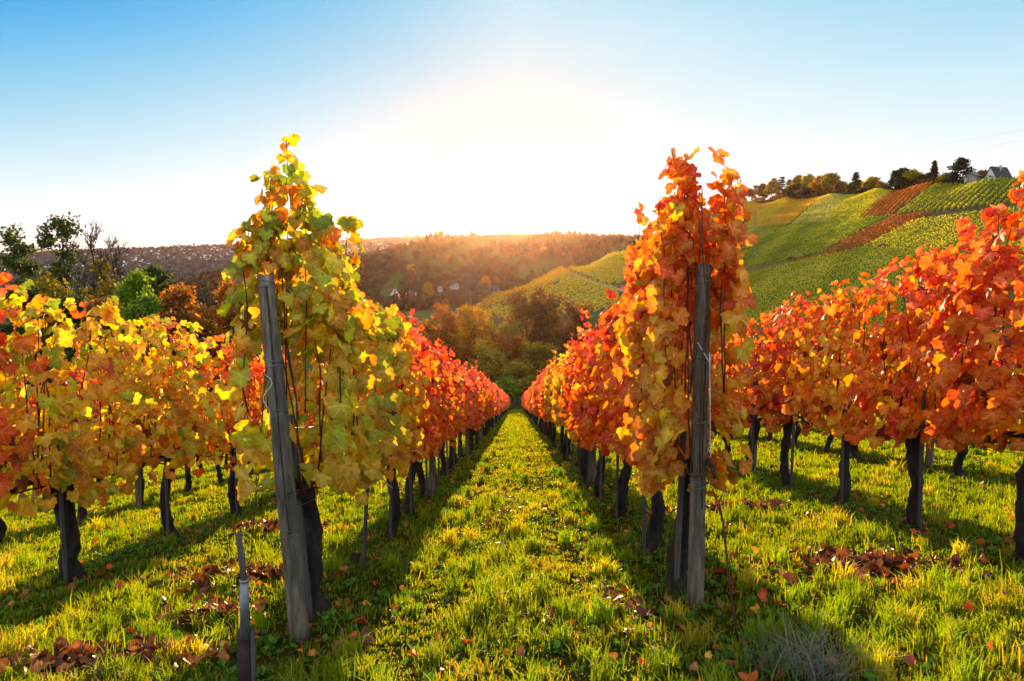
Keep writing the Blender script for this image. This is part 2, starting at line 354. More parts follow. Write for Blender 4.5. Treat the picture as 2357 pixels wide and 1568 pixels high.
def hill_pt(x, y, y0=100., y1=3200.):
    """The first point of the hills from y0 metres on that the line of sight through photo pixel (x, y) meets."""
    Y = np.geomspace(y0, y1, 4000); P = np.array([at(x, y, 1.)])*Y[:, None]
    below = P[:, 2] < hz(P[:, 0], Y)
    k = int(np.argmax(below)) if below.any() else int(np.argmin(P[:, 2]-hz(P[:, 0], Y)))
    q = P[k]; return np.array([q[0], q[1], float(hz(q[0], q[1]))])

def hills_material():
    m, N, L, out = new_mat('hill_meadow_and_soil')
    g = N.new('ShaderNodeNewGeometry')
    n1 = N.new('ShaderNodeTexNoise'); n1.inputs['Scale'].default_value = .012; n1.inputs['Detail'].default_value = 5
    n2 = N.new('ShaderNodeTexNoise'); n2.inputs['Scale'].default_value = .15; n2.inputs['Detail'].default_value = 6
    L.new(g.outputs['Position'], n1.inputs['Vector']); L.new(g.outputs['Position'], n2.inputs['Vector'])
    r = N.new('ShaderNodeValToRGB'); e = r.color_ramp.elements
    e[0].position = .34; e[0].color = (.07, .04, .016, 1); e[1].position = .56; e[1].color = (.065, .10, .02, 1)
    q = e.new(.46); q.color = (.08, .07, .02, 1)
    L.new(n1.outputs['Fac'], r.inputs[0])
    mx = N.new('ShaderNodeMixRGB'); mx.blend_type = 'OVERLAY'; mx.inputs[0].default_value = .6
    L.new(r.outputs[0], mx.inputs[1]); L.new(n2.outputs['Fac'], mx.inputs[2])
    p = N.new('ShaderNodeBsdfPrincipled'); p.inputs['Roughness'].default_value = .95; p.inputs['Specular IOR Level'].default_value = .1
    L.new(mx.outputs[0], p.inputs['Base Color']); L.new(p.outputs[0], out.inputs[0])
    return m
M_HILL = hills_material()
hy = np.unique(np.concatenate([np.linspace(95, 520, 120), np.geomspace(520, 3300, 130), KY]))
ha = (np.linspace(-900, 3200, 420)-1188.5)/(F*1.004)
HA, HY = np.meshgrid(ha, hy); HX = HA*HY
HZ = hz(HX, HY)
HZ = HZ+np.where(HY < 110, -1.5, 0)+.6*np.sin(HX*.05)*np.sin(HY*.043)*np.clip((HY-500)/300, 0, 1)
grid_mesh(HX, HY, HZ, 'hills', M_HILL)

# ---------------------------------------------------------------- vine leaves
def leaf_shape(lod):
    if lod == 0:
        ang = np.array([-90, -64, -48, -30, -14, -4, 10, 24, 36, 46, 56, 68, 80, 90, 100, 112, 124, 134, 144, 156, 170, 184, 194, 210, 228, 244], float)
        r = np.array([.14, .52, .72, .80, .90, .80, .86, .95, .82, .72, .84, .96, .94, 1.06, .94, .96, .84, .72, .82, .95, .86, .80, .90, .80, .72, .52])
        ring = np.stack([r*np.cos(np.radians(ang)), r*np.sin(np.radians(ang))], 1)
        n = len(ring); mid = ring[1::2]*.52; k = len(mid)
        v = np.vstack([[0, 0], mid, ring]); t = []
        for i in range(k): t.append((0, 1+i, 1+(i+1) % k))
        for i in range(k):     # mid i sits under ring 2i+1
            a, b = 1+i, 1+(i+1) % k; o = 1+k
            t += [(a, o+2*i+1, o+(2*i+2) % n), (a, o+(2*i+2) % n, b), (b, o+(2*i+2) % n, o+(2*i+3) % n)]
        edge = np.concatenate([[0], np.full(k, .25), np.ones(n)])
        return v, np.array(t), edge
    if lod == 1:
        ang = np.array([-80, -40, -10, 15, 35, 55, 90, 125, 145, 165, 190, 220, 260], float)
        r = np.array([.4, .74, .88, .84, .92, .76, 1.02, .76, .92, .84, .88, .74, .4])
    else:
        ang = np.array([-90, -30, 30, 90, 150, 210], float); r = np.array([.45, .8, .85, 1, .85, .8])
    ring = np.stack([r*np.cos(np.radians(ang)), r*np.sin(np.radians(ang))], 1); n = len(ring)
    return np.vstack([[0, 0], ring]), np.array([(0, 1+i, 1+(i+1) % n) for i in range(n)]), np.concatenate([[0], np.ones(n)])
LEAF = [leaf_shape(k) for k in range(3)]

def unit(a): return a/(np.linalg.norm(a, axis=-1, keepdims=True)+1e-9)
def add_leaves(mb, pos, nrm, tip, size, col, lod, R, edge_dark=.26, curl=1., mat=0):
    """pos, nrm, tip: n x 3; size: n; col: n x 3."""
    tv, tt, te = LEAF[lod]; n = len(pos)
    nrm = unit(nrm); tip = unit(tip-(tip*nrm).sum(1, keepdims=True)*nrm); sid = np.cross(tip, nrm)
    x, y = tv[:, 0][None], tv[:, 1][None]; rr = np.hypot(x, y); th = np.arctan2(y, x)
    cup = R.uniform(-1.1, .5, (n, 1))*curl; fold = R.uniform(-.25, .75, (n, 1))*curl; ph = R.uniform(0, 6.28, (n, 1)); wa = R.uniform(.03, .15, (n, 1))*curl
    z = cup*.45*rr**2+fold*np.abs(x)*.7+wa*np.sin(3*th+ph)*rr+wa*.5*np.sin(7*th+2*ph)*rr
    asp = R.uniform(.72, 1.2, (n, 1))*(1+.10*np.sin(2*th+R.uniform(0, 6.28, (n, 1))))
    v = pos[:, None]+size[:, None, None]*((x*asp)[..., None]*sid[:, None]+y[..., None]*tip[:, None]+z[..., None]*nrm[:, None])
    d = np.clip(R.normal(edge_dark*.6, edge_dark*.7, (n, 1)), 0, 1)
    e = (te[None]*d*R.uniform(.4, 1.3, (n, len(tv))))[..., None].clip(0, 1)
    dark = np.array([.22, .03, .012])*R.uniform(.5, 1.6, (n, 1, 1))
    vein = 1+.12*(1-te)[None, :, None]
    two = (te[None]*R.uniform(0, .9, (n, 1))*(R.uniform(size=(n, 1)) < .5)*R.uniform(.5, 1.2, (n, len(tv)))).clip(0, 1)[..., None]
    base = col[:, None]*(1-two)+col[R.permutation(n)][:, None]*two
    c = np.clip(base*vein, 0, .95)*(1-e)+dark*e
    t = (np.arange(n)[:, None, None]*len(tv)+tt[None]).reshape(-1, 3)
    uv = np.tile(np.hstack([tv, np.zeros((len(tv), 1))]), (n, 1)) if lod < 2 else None
    mb.add(v.reshape(-1, 3), t, c.reshape(-1, 3), mat, uv)

def pick(R, pal, h):
    """Leaf colours for heights h in 0..1 (1 at the canopy top)."""
    (ct, wt), (cb, wb) = palette(PAL[pal][0]), palette(PAL[pal][1])
    top = R.uniform(size=len(h)) < np.clip((h-.45)/.5, 0, 1)
    c = np.where(top[:, None], ct[R.choice(len(ct), len(h), p=wt)], cb[R.choice(len(cb), len(h), p=wb)])
    return np.clip(c*R.normal(1, .12, (len(h), 1)), .004, .92)*R.normal(1, .05, (len(h), 3))

def trunk_into(mb, R, r=.045, h=.78, lean=(0, 0), arms=(-.55, .55), sides=9, mat=0):
    n = 16; t = np.linspace(0, 1, n)
    wob = np.stack([np.interp(t, np.linspace(0, 1, 5), R.uniform(-.05, .05, 5)), np.interp(t, np.linspace(0, 1, 5), R.uniform(-.06, .06, 5))], 1)
    p = np.stack([lean[0]*t+wob[:, 0]-wob[0, 0], lean[1]*t+wob[:, 1]-wob[0, 1], -.06+(h+.06)*t], 1)
    rad = r*(1.18-.35*t+.22*np.exp(-((t-1)/.12)**2)+.35*np.exp(-(t/.1)**2))*R.uniform(.9, 1.12, n)
    mb.tube(p, rad, sides, rough=.26, mat=mat)
    head = p[-1]
    for a in arms:
        q = np.linspace(0, 1, 7)
        arc = np.stack([head[0]+R.normal(0, .012, 7)+q*R.uniform(-.04, .04), head[1]+a*q, head[2]-.02+.09*np.sin(q*math.pi*.9)-SLOPE*a*q-.03*q], 1)
        mb.tube(arc, np.linspace(r*.55, r*.22, 7), 6, rough=.12, mat=mat)
    return head

def canopy_into(mb, canes, R, pal, n, lod, y0=-.62, y1=.62, zb=.74, top=2.0, wid=.27, size=.075, topvar=.12, n_cane=7, shoots=(), front=0., mat=0, cmat=0, pal2=None, dense_top=0., rise=(0, 0), clear=None):
    """Leaves and canes of one vine. shoots: (y, x, height, leaves) of canes that stick up above the hedge."""
    n = int(n*1.32)
    yk = np.linspace(y0, y1, 9); tk = top+R.uniform(-topvar, topvar, 9)+np.interp(yk, [y0, y0+rise[1]+1e-6], [rise[0], 0])-(.16*(np.abs((yk-(y0+y1)/2)/((y1-y0)/2))**4) if not rise[0] else 0); bk = zb+R.uniform(-.16, .14, 9)
    tops = lambda y: np.interp(y, yk, tk)
    y = R.uniform(y0, y1, n); q = R.uniform(size=n)
    h = np.where(q < .13, R.uniform(.02, .3, n), R.beta(1.15, 1.0, n))
    if dense_top: h = np.where(R.uniform(size=n) < dense_top, R.uniform(.6, 1, n), h)
    zlow = np.interp(y, yk, bk); z = zlow+h*(tops(y)-zlow)
    prof = np.interp(h, [0, .15, .4, .85, 1], [.75, .95, 1.05, .85, .4])
    s = np.where(R.uniform(size=n) < .5, -1., 1.); dep = np.where(R.uniform(size=n) < .72, R.uniform(.62, 1.08, n), R.uniform(0, .65, n))
    x = s*wid*prof*dep+R.normal(0, .02, n)
    nr = np.stack([s*R.uniform(.2, 1.2, n), R.normal(-front, .75, n), R.uniform(-.05, .9, n)+.5*(h > .9)], 1)
    tip = np.stack([s*.25+R.normal(0, .45, n), R.normal(0, .45, n), -np.ones(n)], 1)
    sz = size*R.uniform(.55, 1.3, n)*np.interp(h, [0, .7, 1], [1.05, 1, .8])
    col = pick(R, pal, h)
    ed = np.abs((y-(y0+y1)/2)/((y1-y0)/2)); ok = R.uniform(size=n) < (1-.5*ed**5 if not rise[0] else 1)*(.72+.28*np.sin(y*9+z*5+R.uniform(0, 6.28)))
    y, z, x, h, nr, tip, sz, col = y[ok], z[ok], x[ok], h[ok], nr[ok], tip[ok], sz[ok], col[ok]; n = len(y)
    if pal2 is not None: col = np.where((R.uniform(size=n) < (y-y0)/(y1-y0))[:, None], pick(R, pal2, h), col)
    P = np.stack([x, y, z-SLOPE*y], 1)
    if clear is not None:      # the post stands here: (foot, head, reach) in the vine's own frame
        f = np.clip((P[:, 2]-clear[0][2])/(clear[1][2]-clear[0][2]), 0, 1)[:, None]; ax = clear[0]+(clear[1]-clear[0])*f
        ok = ~((np.abs(P[:, 0]-ax[:, 0]) < clear[2]) & (P[:, 1] < ax[:, 1]+.10) & (P[:, 2] < clear[1][2]+.02))
        P, nr, tip, sz, col = P[ok], nr[ok], tip[ok], sz[ok], col[ok]
    add_leaves(mb, P, nr, tip, sz, col, lod, R, mat=mat)
    if n_cane:
        cy = np.linspace(y0, y1, 8); canes.tube(np.stack([R.normal(0, .012, 8), cy, .77+R.normal(0, .012, 8)-SLOPE*cy], 1), .007, 5, mat=cmat)
        for k in range(n_cane):
            cy = R.uniform(y0*.9, y1*.9); zt = tops(cy)-R.uniform(.02, .35); m = 6; t = np.linspace(0, 1, m)
            yy = cy+np.cumsum(R.normal(0, .028, m))*1.0; xx = np.cumsum(R.normal(0, .02, m))+R.uniform(-.6, .6)*wid*t*.9
            canes.tube(np.stack([xx, yy, .76+(zt-.76)*t-SLOPE*yy], 1), np.linspace(.0062, .003, m), 5 if lod == 0 else 4, mat=cmat)
    for (sy, sx, zt, nl) in shoots:
        m = 9; t = np.linspace(0, 1, m); zs = 1.2
        bend = R.normal(0, .09)
        yy = sy+np.cumsum(R.normal(0, .015, m)); xx = sx+bend*t**2+np.cumsum(R.normal(0, .012, m))
        pts = np.stack([xx, yy, zs+(zt-zs)*t-SLOPE*yy], 1); canes.tube(pts, np.linspace(.005, .002, m), 5, mat=cmat)
        nl = int(nl*1.9); lt = R.uniform(.35, 1.0, nl); ctr = np.stack([np.interp(lt, t, pts[:, k]) for k in range(3)], 1)
        a = R.uniform(0, 6.28, nl); rr = R.uniform(.02, .085, nl)*np.interp(lt, [0, .8, 1], [1.2, 1, .35])
        off = np.stack([rr*np.cos(a), rr*np.sin(a), R.uniform(-.04, .03, nl)], 1)
        nr = np.stack([np.cos(a)*.8+R.normal(0, .5, nl), np.sin(a)*.8+R.normal(0, .5, nl)-.25, R.uniform(0, .9, nl)], 1)
        tip = np.stack([np.cos(a)*.5, np.sin(a)*.5, -R.uniform(.4, 1, nl)], 1)
        P = ctr+off; ok = np.ones(nl, bool)
        if clear is not None:
            f = np.clip((P[:, 2]-clear[0][2])/(clear[1][2]-clear[0][2]), 0, 1)[:, None]; ax = clear[0]+(clear[1]-clear[0])*f
            ok = ~((np.abs(P[:, 0]-ax[:, 0]) < clear[2]) & (P[:, 1] < ax[:, 1]+.10) & (P[:, 2] < clear[1][2]+.02))
        add_leaves(mb, P[ok], nr[ok], tip[ok], (size*R.uniform(.55, 1.05, nl)*np.interp(lt, [.3, 1], [1, .75]))[ok], pick(R, pal, np.full(nl, .97))[ok], lod, R, mat=mat)

VINE_GROUP = 'grapevines standing in rows on the slope'
ROW = {'L1': -1.18, 'R1': 1.0, 'L2': -3.37, 'R2': 3.2, 'L3': -5.6, 'R3': 5.42, 'L4': -7.8, 'R4': 7.65}
ROWNAME = {'L1': 'first row left of the lane', 'R1': 'first row right of the lane', 'L2': 'second row left of the lane', 'R2': 'second row right of the lane',
           'L3': 'third row left of the lane', 'R3': 'third row right of the lane', 'L4': 'fourth row left of the lane', 'R4': 'fourth row right of the lane'}
ORD = ['first', 'second', 'third', 'fourth', 'fifth', 'sixth', 'seventh', 'eighth', 'ninth', 'tenth', 'eleventh', 'twelfth']

def near_vine(row, k, Y, pal, seed, label, r=.045, n=470, lean=(0, 0), dx=0., **kw):
    R = np.random.default_rng(seed); x = ROW[row]+dx
    root = empty('grapevine', (x, Y, float(gz(x, Y))), label, 'grapevine', VINE_GROUP)
    tb = MB(); arms = kw.pop('arms', (-.5, .5)); trunk_into(tb, R, r=r, lean=lean, arms=arms, sides=12)
    lb, cb = MB(), MB(); canopy_into(lb, cb, R, pal, n, 0, **kw)
    tb.build('trunk', M_BARK, root, smooth=True); cb.build('cane_growth', M_CANE, root); lb.build('foliage', M_VINE, root)
    return root

first = lambda p, k, row: f'{p} grapevine, {ORD[k]} from the front of the {ROWNAME[row]}'
b0 = ground_hit(690, 1470); t0 = at(611, 632, 3.40)
b1 = ground_hit(1600, 1395); t1 = at(1619, 607, 3.64)
local = lambda p, row, Y, dx=0.: p-np.array([ROW[row]+dx, Y, float(gz(ROW[row]+dx, Y))])
# hand-placed vines at the near ends of the four nearest rows
near_vine('L1', 0, 3.87, 'yellow-green', 101, 'yellow-green grapevine with thick trunk behind the leaning post', r=.056, n=980, dx=.02, arms=(-.4, 1.05),
          y0=-.55, y1=1.75, top=2.02, wid=.28, size=.068, topvar=.08, n_cane=14, front=.5, pal2='yellow-green', rise=(.40, .8), dense_top=.26, clear=(local(b0, 'L1', 3.87, .02), local(t0, 'L1', 3.87, .02), .105),
          shoots=[(-.32, -.02, 2.60, 30), (-.42, .06, 2.36, 40), (-.3, -.16, 2.36, 36), (-.1, .18, 2.3, 30), (-.38, -.05, 2.42, 36), (.1, .12, 2.2, 22), (.55, .05, 2.15, 16), (-.45, -.2, 2.15, 30)])
near_vine('L1', 1, 6.13, 'golden yellow', 102, first('golden yellow', 1, 'L1'), n=560, top=2.05, wid=.3, size=.067, pal2='orange-red', front=.3, shoots=[(-.1, .05, 2.3, 12)])
near_vine('L1', 2, 7.35, 'orange-red', 103, first('orange-red', 2, 'L1'), n=520, top=2.02, wid=.3, size=.066, shoots=[(.1, .1, 2.28, 16)])
near_vine('L1', 3, 8.6, 'orange-red', 104, first('orange-red', 3, 'L1'), n=500, top=2.0, wid=.3, size=.065, shoots=[(-.3, .1, 2.2, 10)])
near_vine('R1', 0, 3.92, 'amber', 111, 'amber and orange grapevine behind the upright post right of the lane', r=.05, n=760, y0=-.5, y1=.62, top=2.08, dx=-.04, wid=.23, size=.067, front=.5, rise=(.36, .6), dense_top=.2, clear=(local(b1, 'R1', 3.92, -.04), local(t1, 'R1', 3.92, -.04), .115), n_cane=10, lean=(.02, 0),
          shoots=[(-.2, .06, 2.52, 30), (-.3, -.06, 2.42, 30), (-.1, .02, 2.48, 34), (-.2, .2, 2.36, 30), (.1, -.2, 2.3, 26), (-.35, .14, 2.34, 30), (-.4, -.2, 2.2, 20)])
near_vine('R1', 1, 5.08, 'orange', 112, first('orange', 1, 'R1'), n=560, top=2.1, wid=.26, size=.066, front=.3, lean=(.04, .1), shoots=[(.35, -.1, 2.72, 22), (.3, 0, 2.5, 20), (-.2, -.1, 2.3, 16), (0, .1, 2.3, 16)])
near_vine('R1', 2, 6.42, 'orange-red', 113, first('orange-red', 2, 'R1'), n=540, top=2.1, wid=.26, size=.065, shoots=[(-.3, -.1, 2.4, 18), (.2, -.1, 2.25, 12)])
near_vine('R1', 3, 7.7, 'orange-red', 114, first('orange-red', 3, 'R1'), n=520, top=2.05, wid=.3, size=.065, shoots=[(.2, -.1, 2.25, 12)])
near_vine('L2', 0, 3.62, 'orange', 120, first('orange', 0, 'L2'), n=620, top=2.36, wid=.3, size=.067, y1=.75, front=.3, shoots=[(.6, .12, 2.4, 26), (.5, -.1, 2.35, 26), (.7, .0, 2.3, 20)])
near_vine('L2', 1, 5.02, 'yellow-green', 121, 'amber and yellow-green grapevine with thick trunk, second in the second row left of the lane', r=.062, n=760, y0=-.75, y1=.75, top=2.14, wid=.32, size=.067, n_cane=10, front=.2, pal2='golden yellow', shoots=[(.4, .1, 2.2, 14)])
near_vine('L2', 2, 6.48, 'golden yellow', 122, first('golden yellow', 2, 'L2'), n=640, y0=-.75, y1=.78, top=2.18, wid=.31, size=.067, pal2='yellow-green', shoots=[(-.2, .1, 2.15, 14)])
near_vine('L2', 3, 8.05, 'orange', 123, first('orange', 3, 'L2'), n=600, y0=-.78, y1=.7, top=2.16, wid=.3, size=.066, shoots=[(.1, 0, 2.15, 14), (.5, .1, 2.15, 12)])
near_vine('R2', 0, 2.95, 'orange-red', 129, 'orange-red grapevine at the near end of the second row right of the lane', n=560, top=2.25, wid=.3, size=.069, y1=.6, shoots=[(.5, 0, 2.6, 24)])
near_vine('R2', 1, 4.16, 'orange', 130, 'tall orange grapevine with thick trunk, second in the second row right of the lane', r=.058, n=820, top=2.3, rise=(.3, .7), wid=.32, size=.069, n_cane=9, topvar=.1,
          shoots=[(-.3, 0, 2.72, 30), (0, .1, 2.55, 26), (.3, -.1, 2.5, 26), (.45, -.15, 2.35, 22)])
near_vine('R2', 2, 5.38, 'orange', 131, first('orange', 2, 'R2'), n=640, top=2.25, wid=.28, size=.067, lean=(.04, .05), shoots=[(-.4, -.1, 2.4, 24), (-.1, -.1, 2.25, 16)])
near_vine('R2', 3, 6.63, 'amber', 132, first('amber', 3, 'R2'), n=560, top=2.16, wid=.28, size=.066, shoots=[(.1, 0, 2.15, 12)])
near_vine('R2', 4, 7.8, 'orange-red', 133, first('orange-red', 4, 'R2'), n=560, top=2.2, wid=.28, size=.066, shoots=[(-.2, -.05, 2.2, 16), (.2, 0, 2.2, 12)])

# kinds for the rest of the rows: shared meshes, copied
def vine_kind(pal, seed, lod):
    R = np.random.default_rng(seed)
    tb, cb, lb = MB(), MB(), MB()
    trunk_into(tb, R, r=R.uniform(.038, .046), lean=(R.uniform(-.04, .04), R.uniform(-.05, .05)), sides=8 if lod == 1 else 6)
    canopy_into(lb, cb, R, pal, 500 if lod == 1 else 400, lod, y0=-.66, y1=.66, top=2.0, wid=.265, size=.065 if lod == 1 else .095, n_cane=6 if lod == 1 else 3,
                shoots=[(R.uniform(-.5, .5), R.uniform(-.1, .1), R.uniform(2.1, 2.32) if lod == 1 else R.uniform(1.9, 2.08), 10) for _ in range(2 if lod == 1 else 0)])
    if lod == 1: return [('trunk', tb.mesh('trunk', M_BARK, True)), ('cane_growth', cb.mesh('cane_growth', M_CANE)), ('foliage', lb.mesh('foliage', M_VINE))]
    for src in (tb, cb):
        for v, t, c in zip(src.v, src.t, src.c): lb.add(v, t-t.min(), c, 1)
    return lb.mesh('grapevine', [M_VINE, M_BARK])
KINDS = {(p, lod): [vine_kind(p, 300+20*i+7*j+lod, lod) for j in range(3 if lod == 1 else 2)] for i, p in enumerate(PAL) for lod in (1, 2)}

def far_vine(row, k, Y, pal, R):
    x = ROW[row]+R.normal(0, .03); z = float(gz(x, Y)); lod = 1 if Y < 27 else 2
    col = pal
    if k < len(ORD): label = first(col, k, row)
    elif lod == 1: label = f'{col} grapevine beyond the twelfth of the {ROWNAME[row]}'
    else: label = f'small distant {col} grapevine far down the {ROWNAME[row]}'
    kind = KINDS[(pal, lod)][R.integers(len(KINDS[(pal, lod)]))]
    sx = -1. if R.uniform() < .5 else 1.; sc = (sx*R.uniform(.95, 1.1), 1., R.uniform(.93, 1.07))
    if lod == 1:
        root = empty('grapevine', (x, Y, z), label, 'grapevine', VINE_GROUP)
        for nm, me in kind:
            o = bpy.data.objects.new(nm, me); COL.link(o); o.parent = root; o.scale = sc
    else:
        o = bpy.data.objects.new('grapevine', kind); COL.link(o); o.location = (x, Y, z); o.scale = sc
        tag(o, label, 'grapevine', VINE_GROUP)

def seq(row, k, Y, R):
    u = R.uniform()
    if row == 'L1': return 'orange-red' if Y < 12 else ('pink-red' if u < .55 else ('orange-red' if u < .9 else 'amber'))
    if row == 'R1':
        if Y < 10.5: return 'orange-red'
        if 11 < Y < 15.5: return 'golden yellow'
        return 'pink-red' if u < .6 else ('orange-red' if u < .85 else 'golden yellow')
    if row[0] == 'R': return 'orange-red' if u < .35 else ('orange' if u < .8 else 'amber')
    return 'orange' if u < .5 else ('orange-red' if u < .75 else 'golden yellow')
Rv = np.random.default_rng(77)
for row, y0, k0, y_end, gap in (('L1', 9.85, 4, 86, 1.23), ('R1', 8.95, 4, 86, 1.25), ('L2', 9.45, 4, 30, 1.42), ('R2', 9.05, 5, 32, 1.25),
                                ('L3', 7.0, 0, 24, 1.4), ('R3', 6.8, 0, 24, 1.3), ('L4', 11.0, 0, 25, 1.4), ('R4', 11.0, 0, 24, 1.4)):
    Y, k = y0, k0
    while Y < y_end:
        far_vine(row, k, Y, seq(row, k, Y, Rv), Rv); Y += gap*Rv.uniform(.94, 1.06); k += 1

# ---------------------------------------------------------------- posts, stakes, wires
def post(name, base, top, r0, r1, label, group=None, ties=(), crack=True):
    root = empty(name, base, label, 'post', group)
    d = np.asarray(top)-np.asarray(base); n = 14; t = np.linspace(-.04, 1, n)
    mb = MB(); mb.tube(d[None]*t[:, None], np.interp(t, [0, 1], [r0, r1])*(1+.02*np.sin(t*17)), 16, rough=.025)
    mb.build('shaft', M_POST, root, smooth=False)
    if crack:
        cb = MB(); rr = lambda q: r0+(r1-r0)*q
        q = np.linspace(.3, .97, 14); a = -math.pi/2+.28+.06*np.sin(q*9)
        ptsc = d[None]*q[:, None]+np.stack([np.cos(a)*rr(q)*.97, np.sin(a)*rr(q)*.97, 0*q], 1)
        cb.tube(ptsc, np.linspace(.0035, .006, 14), 5, rough=.3); cb.build('drying_crack', M_RUST, root)
    for q in ties:
        wb = MB(); th = np.linspace(0, 2*math.pi*2.6, 40); rr = r0+(r1-r0)*q+.003
        c = d*q; wb.tube(c[None]+np.stack([rr*np.cos(th), rr*np.sin(th), .03*np.sin(th*.5)+.012*th/6.28], 1), .0022, 4); wb.build('tie_wire', M_WIRE, root)
    return root
lp = post('trellis_post', b0, t0, .052, .041, 'grey weathered end post leaning over in front of the yellow-green vine', 'wooden trellis posts', ties=(.30, .63, .76, .97))
rp_ = post('trellis_post', b1, t1, .045, .040, 'grey weathered upright end post with long crack and white string, beside amber vine', 'wooden trellis posts', ties=(.36, .55, .72, .95))
sb = MB(); tt_ = np.linspace(0, 1, 12); d1 = t1-b1
sb.tube(np.stack([.03+.02*tt_, -.05+0*tt_, d1[2]*(.75-.3*tt_)], 1)+d1[None]*[1, 1, 0]*.6, .0035, 5)
sb.tube(np.stack([-.035+.07*tt_, -.052+0*tt_, d1[2]*(.78-.06*tt_)], 1)+d1[None]*[1, 1, 0]*.7, .0022, 5); sb.build('string', M_STRING, rp_)
sb = MB(); d0 = t0-b0
sb.tube(np.stack([-.03+.04*np.sin(tt_*9)*(1-tt_), -.055+0*tt_, 0*tt_], 1)+d0[None]*(.74-.13*tt_[:, None]), .0022, 5); sb.build('string', M_STRING, lp)

mid_posts = [('L1', 8.95, 'dark wooden post between the vines of the first row left of the lane'), ('R1', 9.2, 'dark wooden post between the vines of the first row right of the lane'),
             ('R2', 9.2, 'broad dark wooden post standing in the second row right of the lane'), ('L3', 9.75, 'dark wooden post standing in the third row left of the lane'),
             ('R3', 8.9, 'tall dark wooden post standing in the third row right of the lane')]
for row in ('L1', 'R1'):
    for j, Y in enumerate(np.arange(15.4, 60, 6.2)): mid_posts.append((row, float(Y), f'{["second", "third", "fourth", "fifth", "sixth", "seventh", "eighth", "ninth"][j]} dark post along the {ROWNAME[row]}'))
for row, Y, lab in mid_posts:
    x = ROW[row]+.05; z = float(gz(x, Y)); h = 1.85
    post('trellis_post', (x, Y, z), (x+.01, Y, z+h), .046, .042, lab, 'wooden trellis posts', ties=(.4, .6) if Y < 12 else (), crack=False)

def stake(base, top, label, r=.016):
    o = MB(); d = np.asarray(top)-np.asarray(base); n = 8; t = np.linspace(-.03, 1, n)
    o.tube(d[None]*t[:, None], r, 6, rough=.08); ob = o.build('vine_stake', M_STAKE, loc=base)
    tag(ob, label, 'stake', 'wooden vine stakes')
stake(ground_hit(716, 1425), at(668, 955, 3.75), 'thin leaning wooden stake between the leaning post and the thick trunk')
stake(ground_hit(836, 1310), at(851, 1008, 4.9), 'thin wooden stake beside the sawn stump left of the lane', .015)
stake(ground_hit(1556, 1362), at(1574, 975, 3.8), 'wooden stake close behind the upright post right of the lane', .018)
Rs = np.random.default_rng(5)
for row, ylist in (('L1', [6.02, 7.22, 8.5, 9.75, 11, 12.2, 13.4]), ('R1', [4.98, 6.36, 7.6, 8.85, 10.1, 11.4, 12.6]), ('L2', [4.9, 6.36, 7.95]), ('R2', [4.1, 5.24, 6.5, 7.7, 9.0])):
    for j, Y in enumerate(ylist):
        sx = {'L1': .045, 'R1': -.05, 'L2': .045, 'R2': -.06}[row]; x = ROW[row]+sx; z = float(gz(x, Y))
        tied = {'L1': 1, 'R1': 1, 'L2': 1, 'R2': 1}[row]+j
        stake((x, Y-.06, z), (x+Rs.uniform(-.02, .03), Y-.04+Rs.uniform(-.03, .03), z+Rs.uniform(1.1, 1.25)), f'thin stake tied to the {ORD[tied]} vine of the {ROWNAME[row]}', .015)

for row in ('L1', 'R1', 'L2', 'R2'):
    for hgt, nm in ((.70, 'lowest'), (1.12, 'middle'), (1.62, 'upper')):
        mb = MB(); Y = np.linspace(3.45 if row[1] == '1' else 2.4, 86 if row[1] == '1' else 30, 90); x = ROW[row]+.03+0*Y
        mb.tube(np.stack([x, Y, -1.2-SLOPE*Y+.055*x+hgt+.01*np.sin(Y*2.6)], 1), .0022, 4, cap=False)
        tag(mb.build('trellis_wire', M_WIRE), f'{nm} steel trellis wire stretched along the {ROWNAME[row]}', 'wire', 'trellis wires')
mb = MB(); p0, p1 = at(612, 850, 3.36), ground_hit(574, 1330)
t = np.linspace(0, 1, 20)[:, None]; line = p0*(1-t)+p1*t
mb.tube(line+np.hstack([.006*np.sin(t*40), .006*np.cos(t*40), 0*t]), .0028, 4); mb.tube(line-np.hstack([.006*np.sin(t*40), .006*np.cos(t*40), 0*t]), .0028, 4)
tag(mb.build('guy_wire', M_WIRE), 'twisted guy wire running from the leaning post down to the ground', 'wire')

# anchor stake at the lower edge
gb = ground_hit(566, 1600); an = empty('anchor_stake', gb, 'short anchor stake with wooden rod, grey tube and rusty iron foot in the grass', 'stake')
rel = lambda x, y: at(x, y, gb[1])-gb
mb = MB(); mb.tube([rel(564, 1370), rel(558, 1300), rel(548, 1228)], [.013, .013, .0125], 10); mb.build('wooden_rod', M_STAKE, an)
mb = MB(); mb.tube([rel(563, 1470), rel(563, 1400), rel(562, 1336)], [.019, .0185, .018], 14); mb.tube([rel(562, 1339), rel(562, 1334)], [.0205, .0205], 14); mb.build('metal_sleeve', M_ZINC, an)
q0, q1 = rel(563, 1454), rel(566, 1640)
mb = MB(); mb.poly([q1+[-.036, 0, -.05], q1+[.028, 0, -.05], q0+[.024, 0, 0], q0+[-.034, 0, 0]], (0, .05, 0)); mb.build('iron_foot', M_RUST, an)
mb = MB(); mb.poly([q1+[.030, -.004, -.05], q1+[.042, -.004, -.05], q0+[.034, -.004, .0], q0+[.026, -.004, .0]], (0, .03, 0)); mb.build('side_bar', M_STAKE, an)

# sawn stump beside the second stake
mb = MB(); sp = ground_hit(815, 1302); mb.tube([(0, 0, -.04), (0, .01, .03), (.01, .02, .085)], [.038, .034, .033], 12, rough=.12)
tag(mb.build('vine_stump', M_BARK, loc=sp, smooth=True), 'small sawn-off vine stump in the grass beside a thin stake', 'stump')
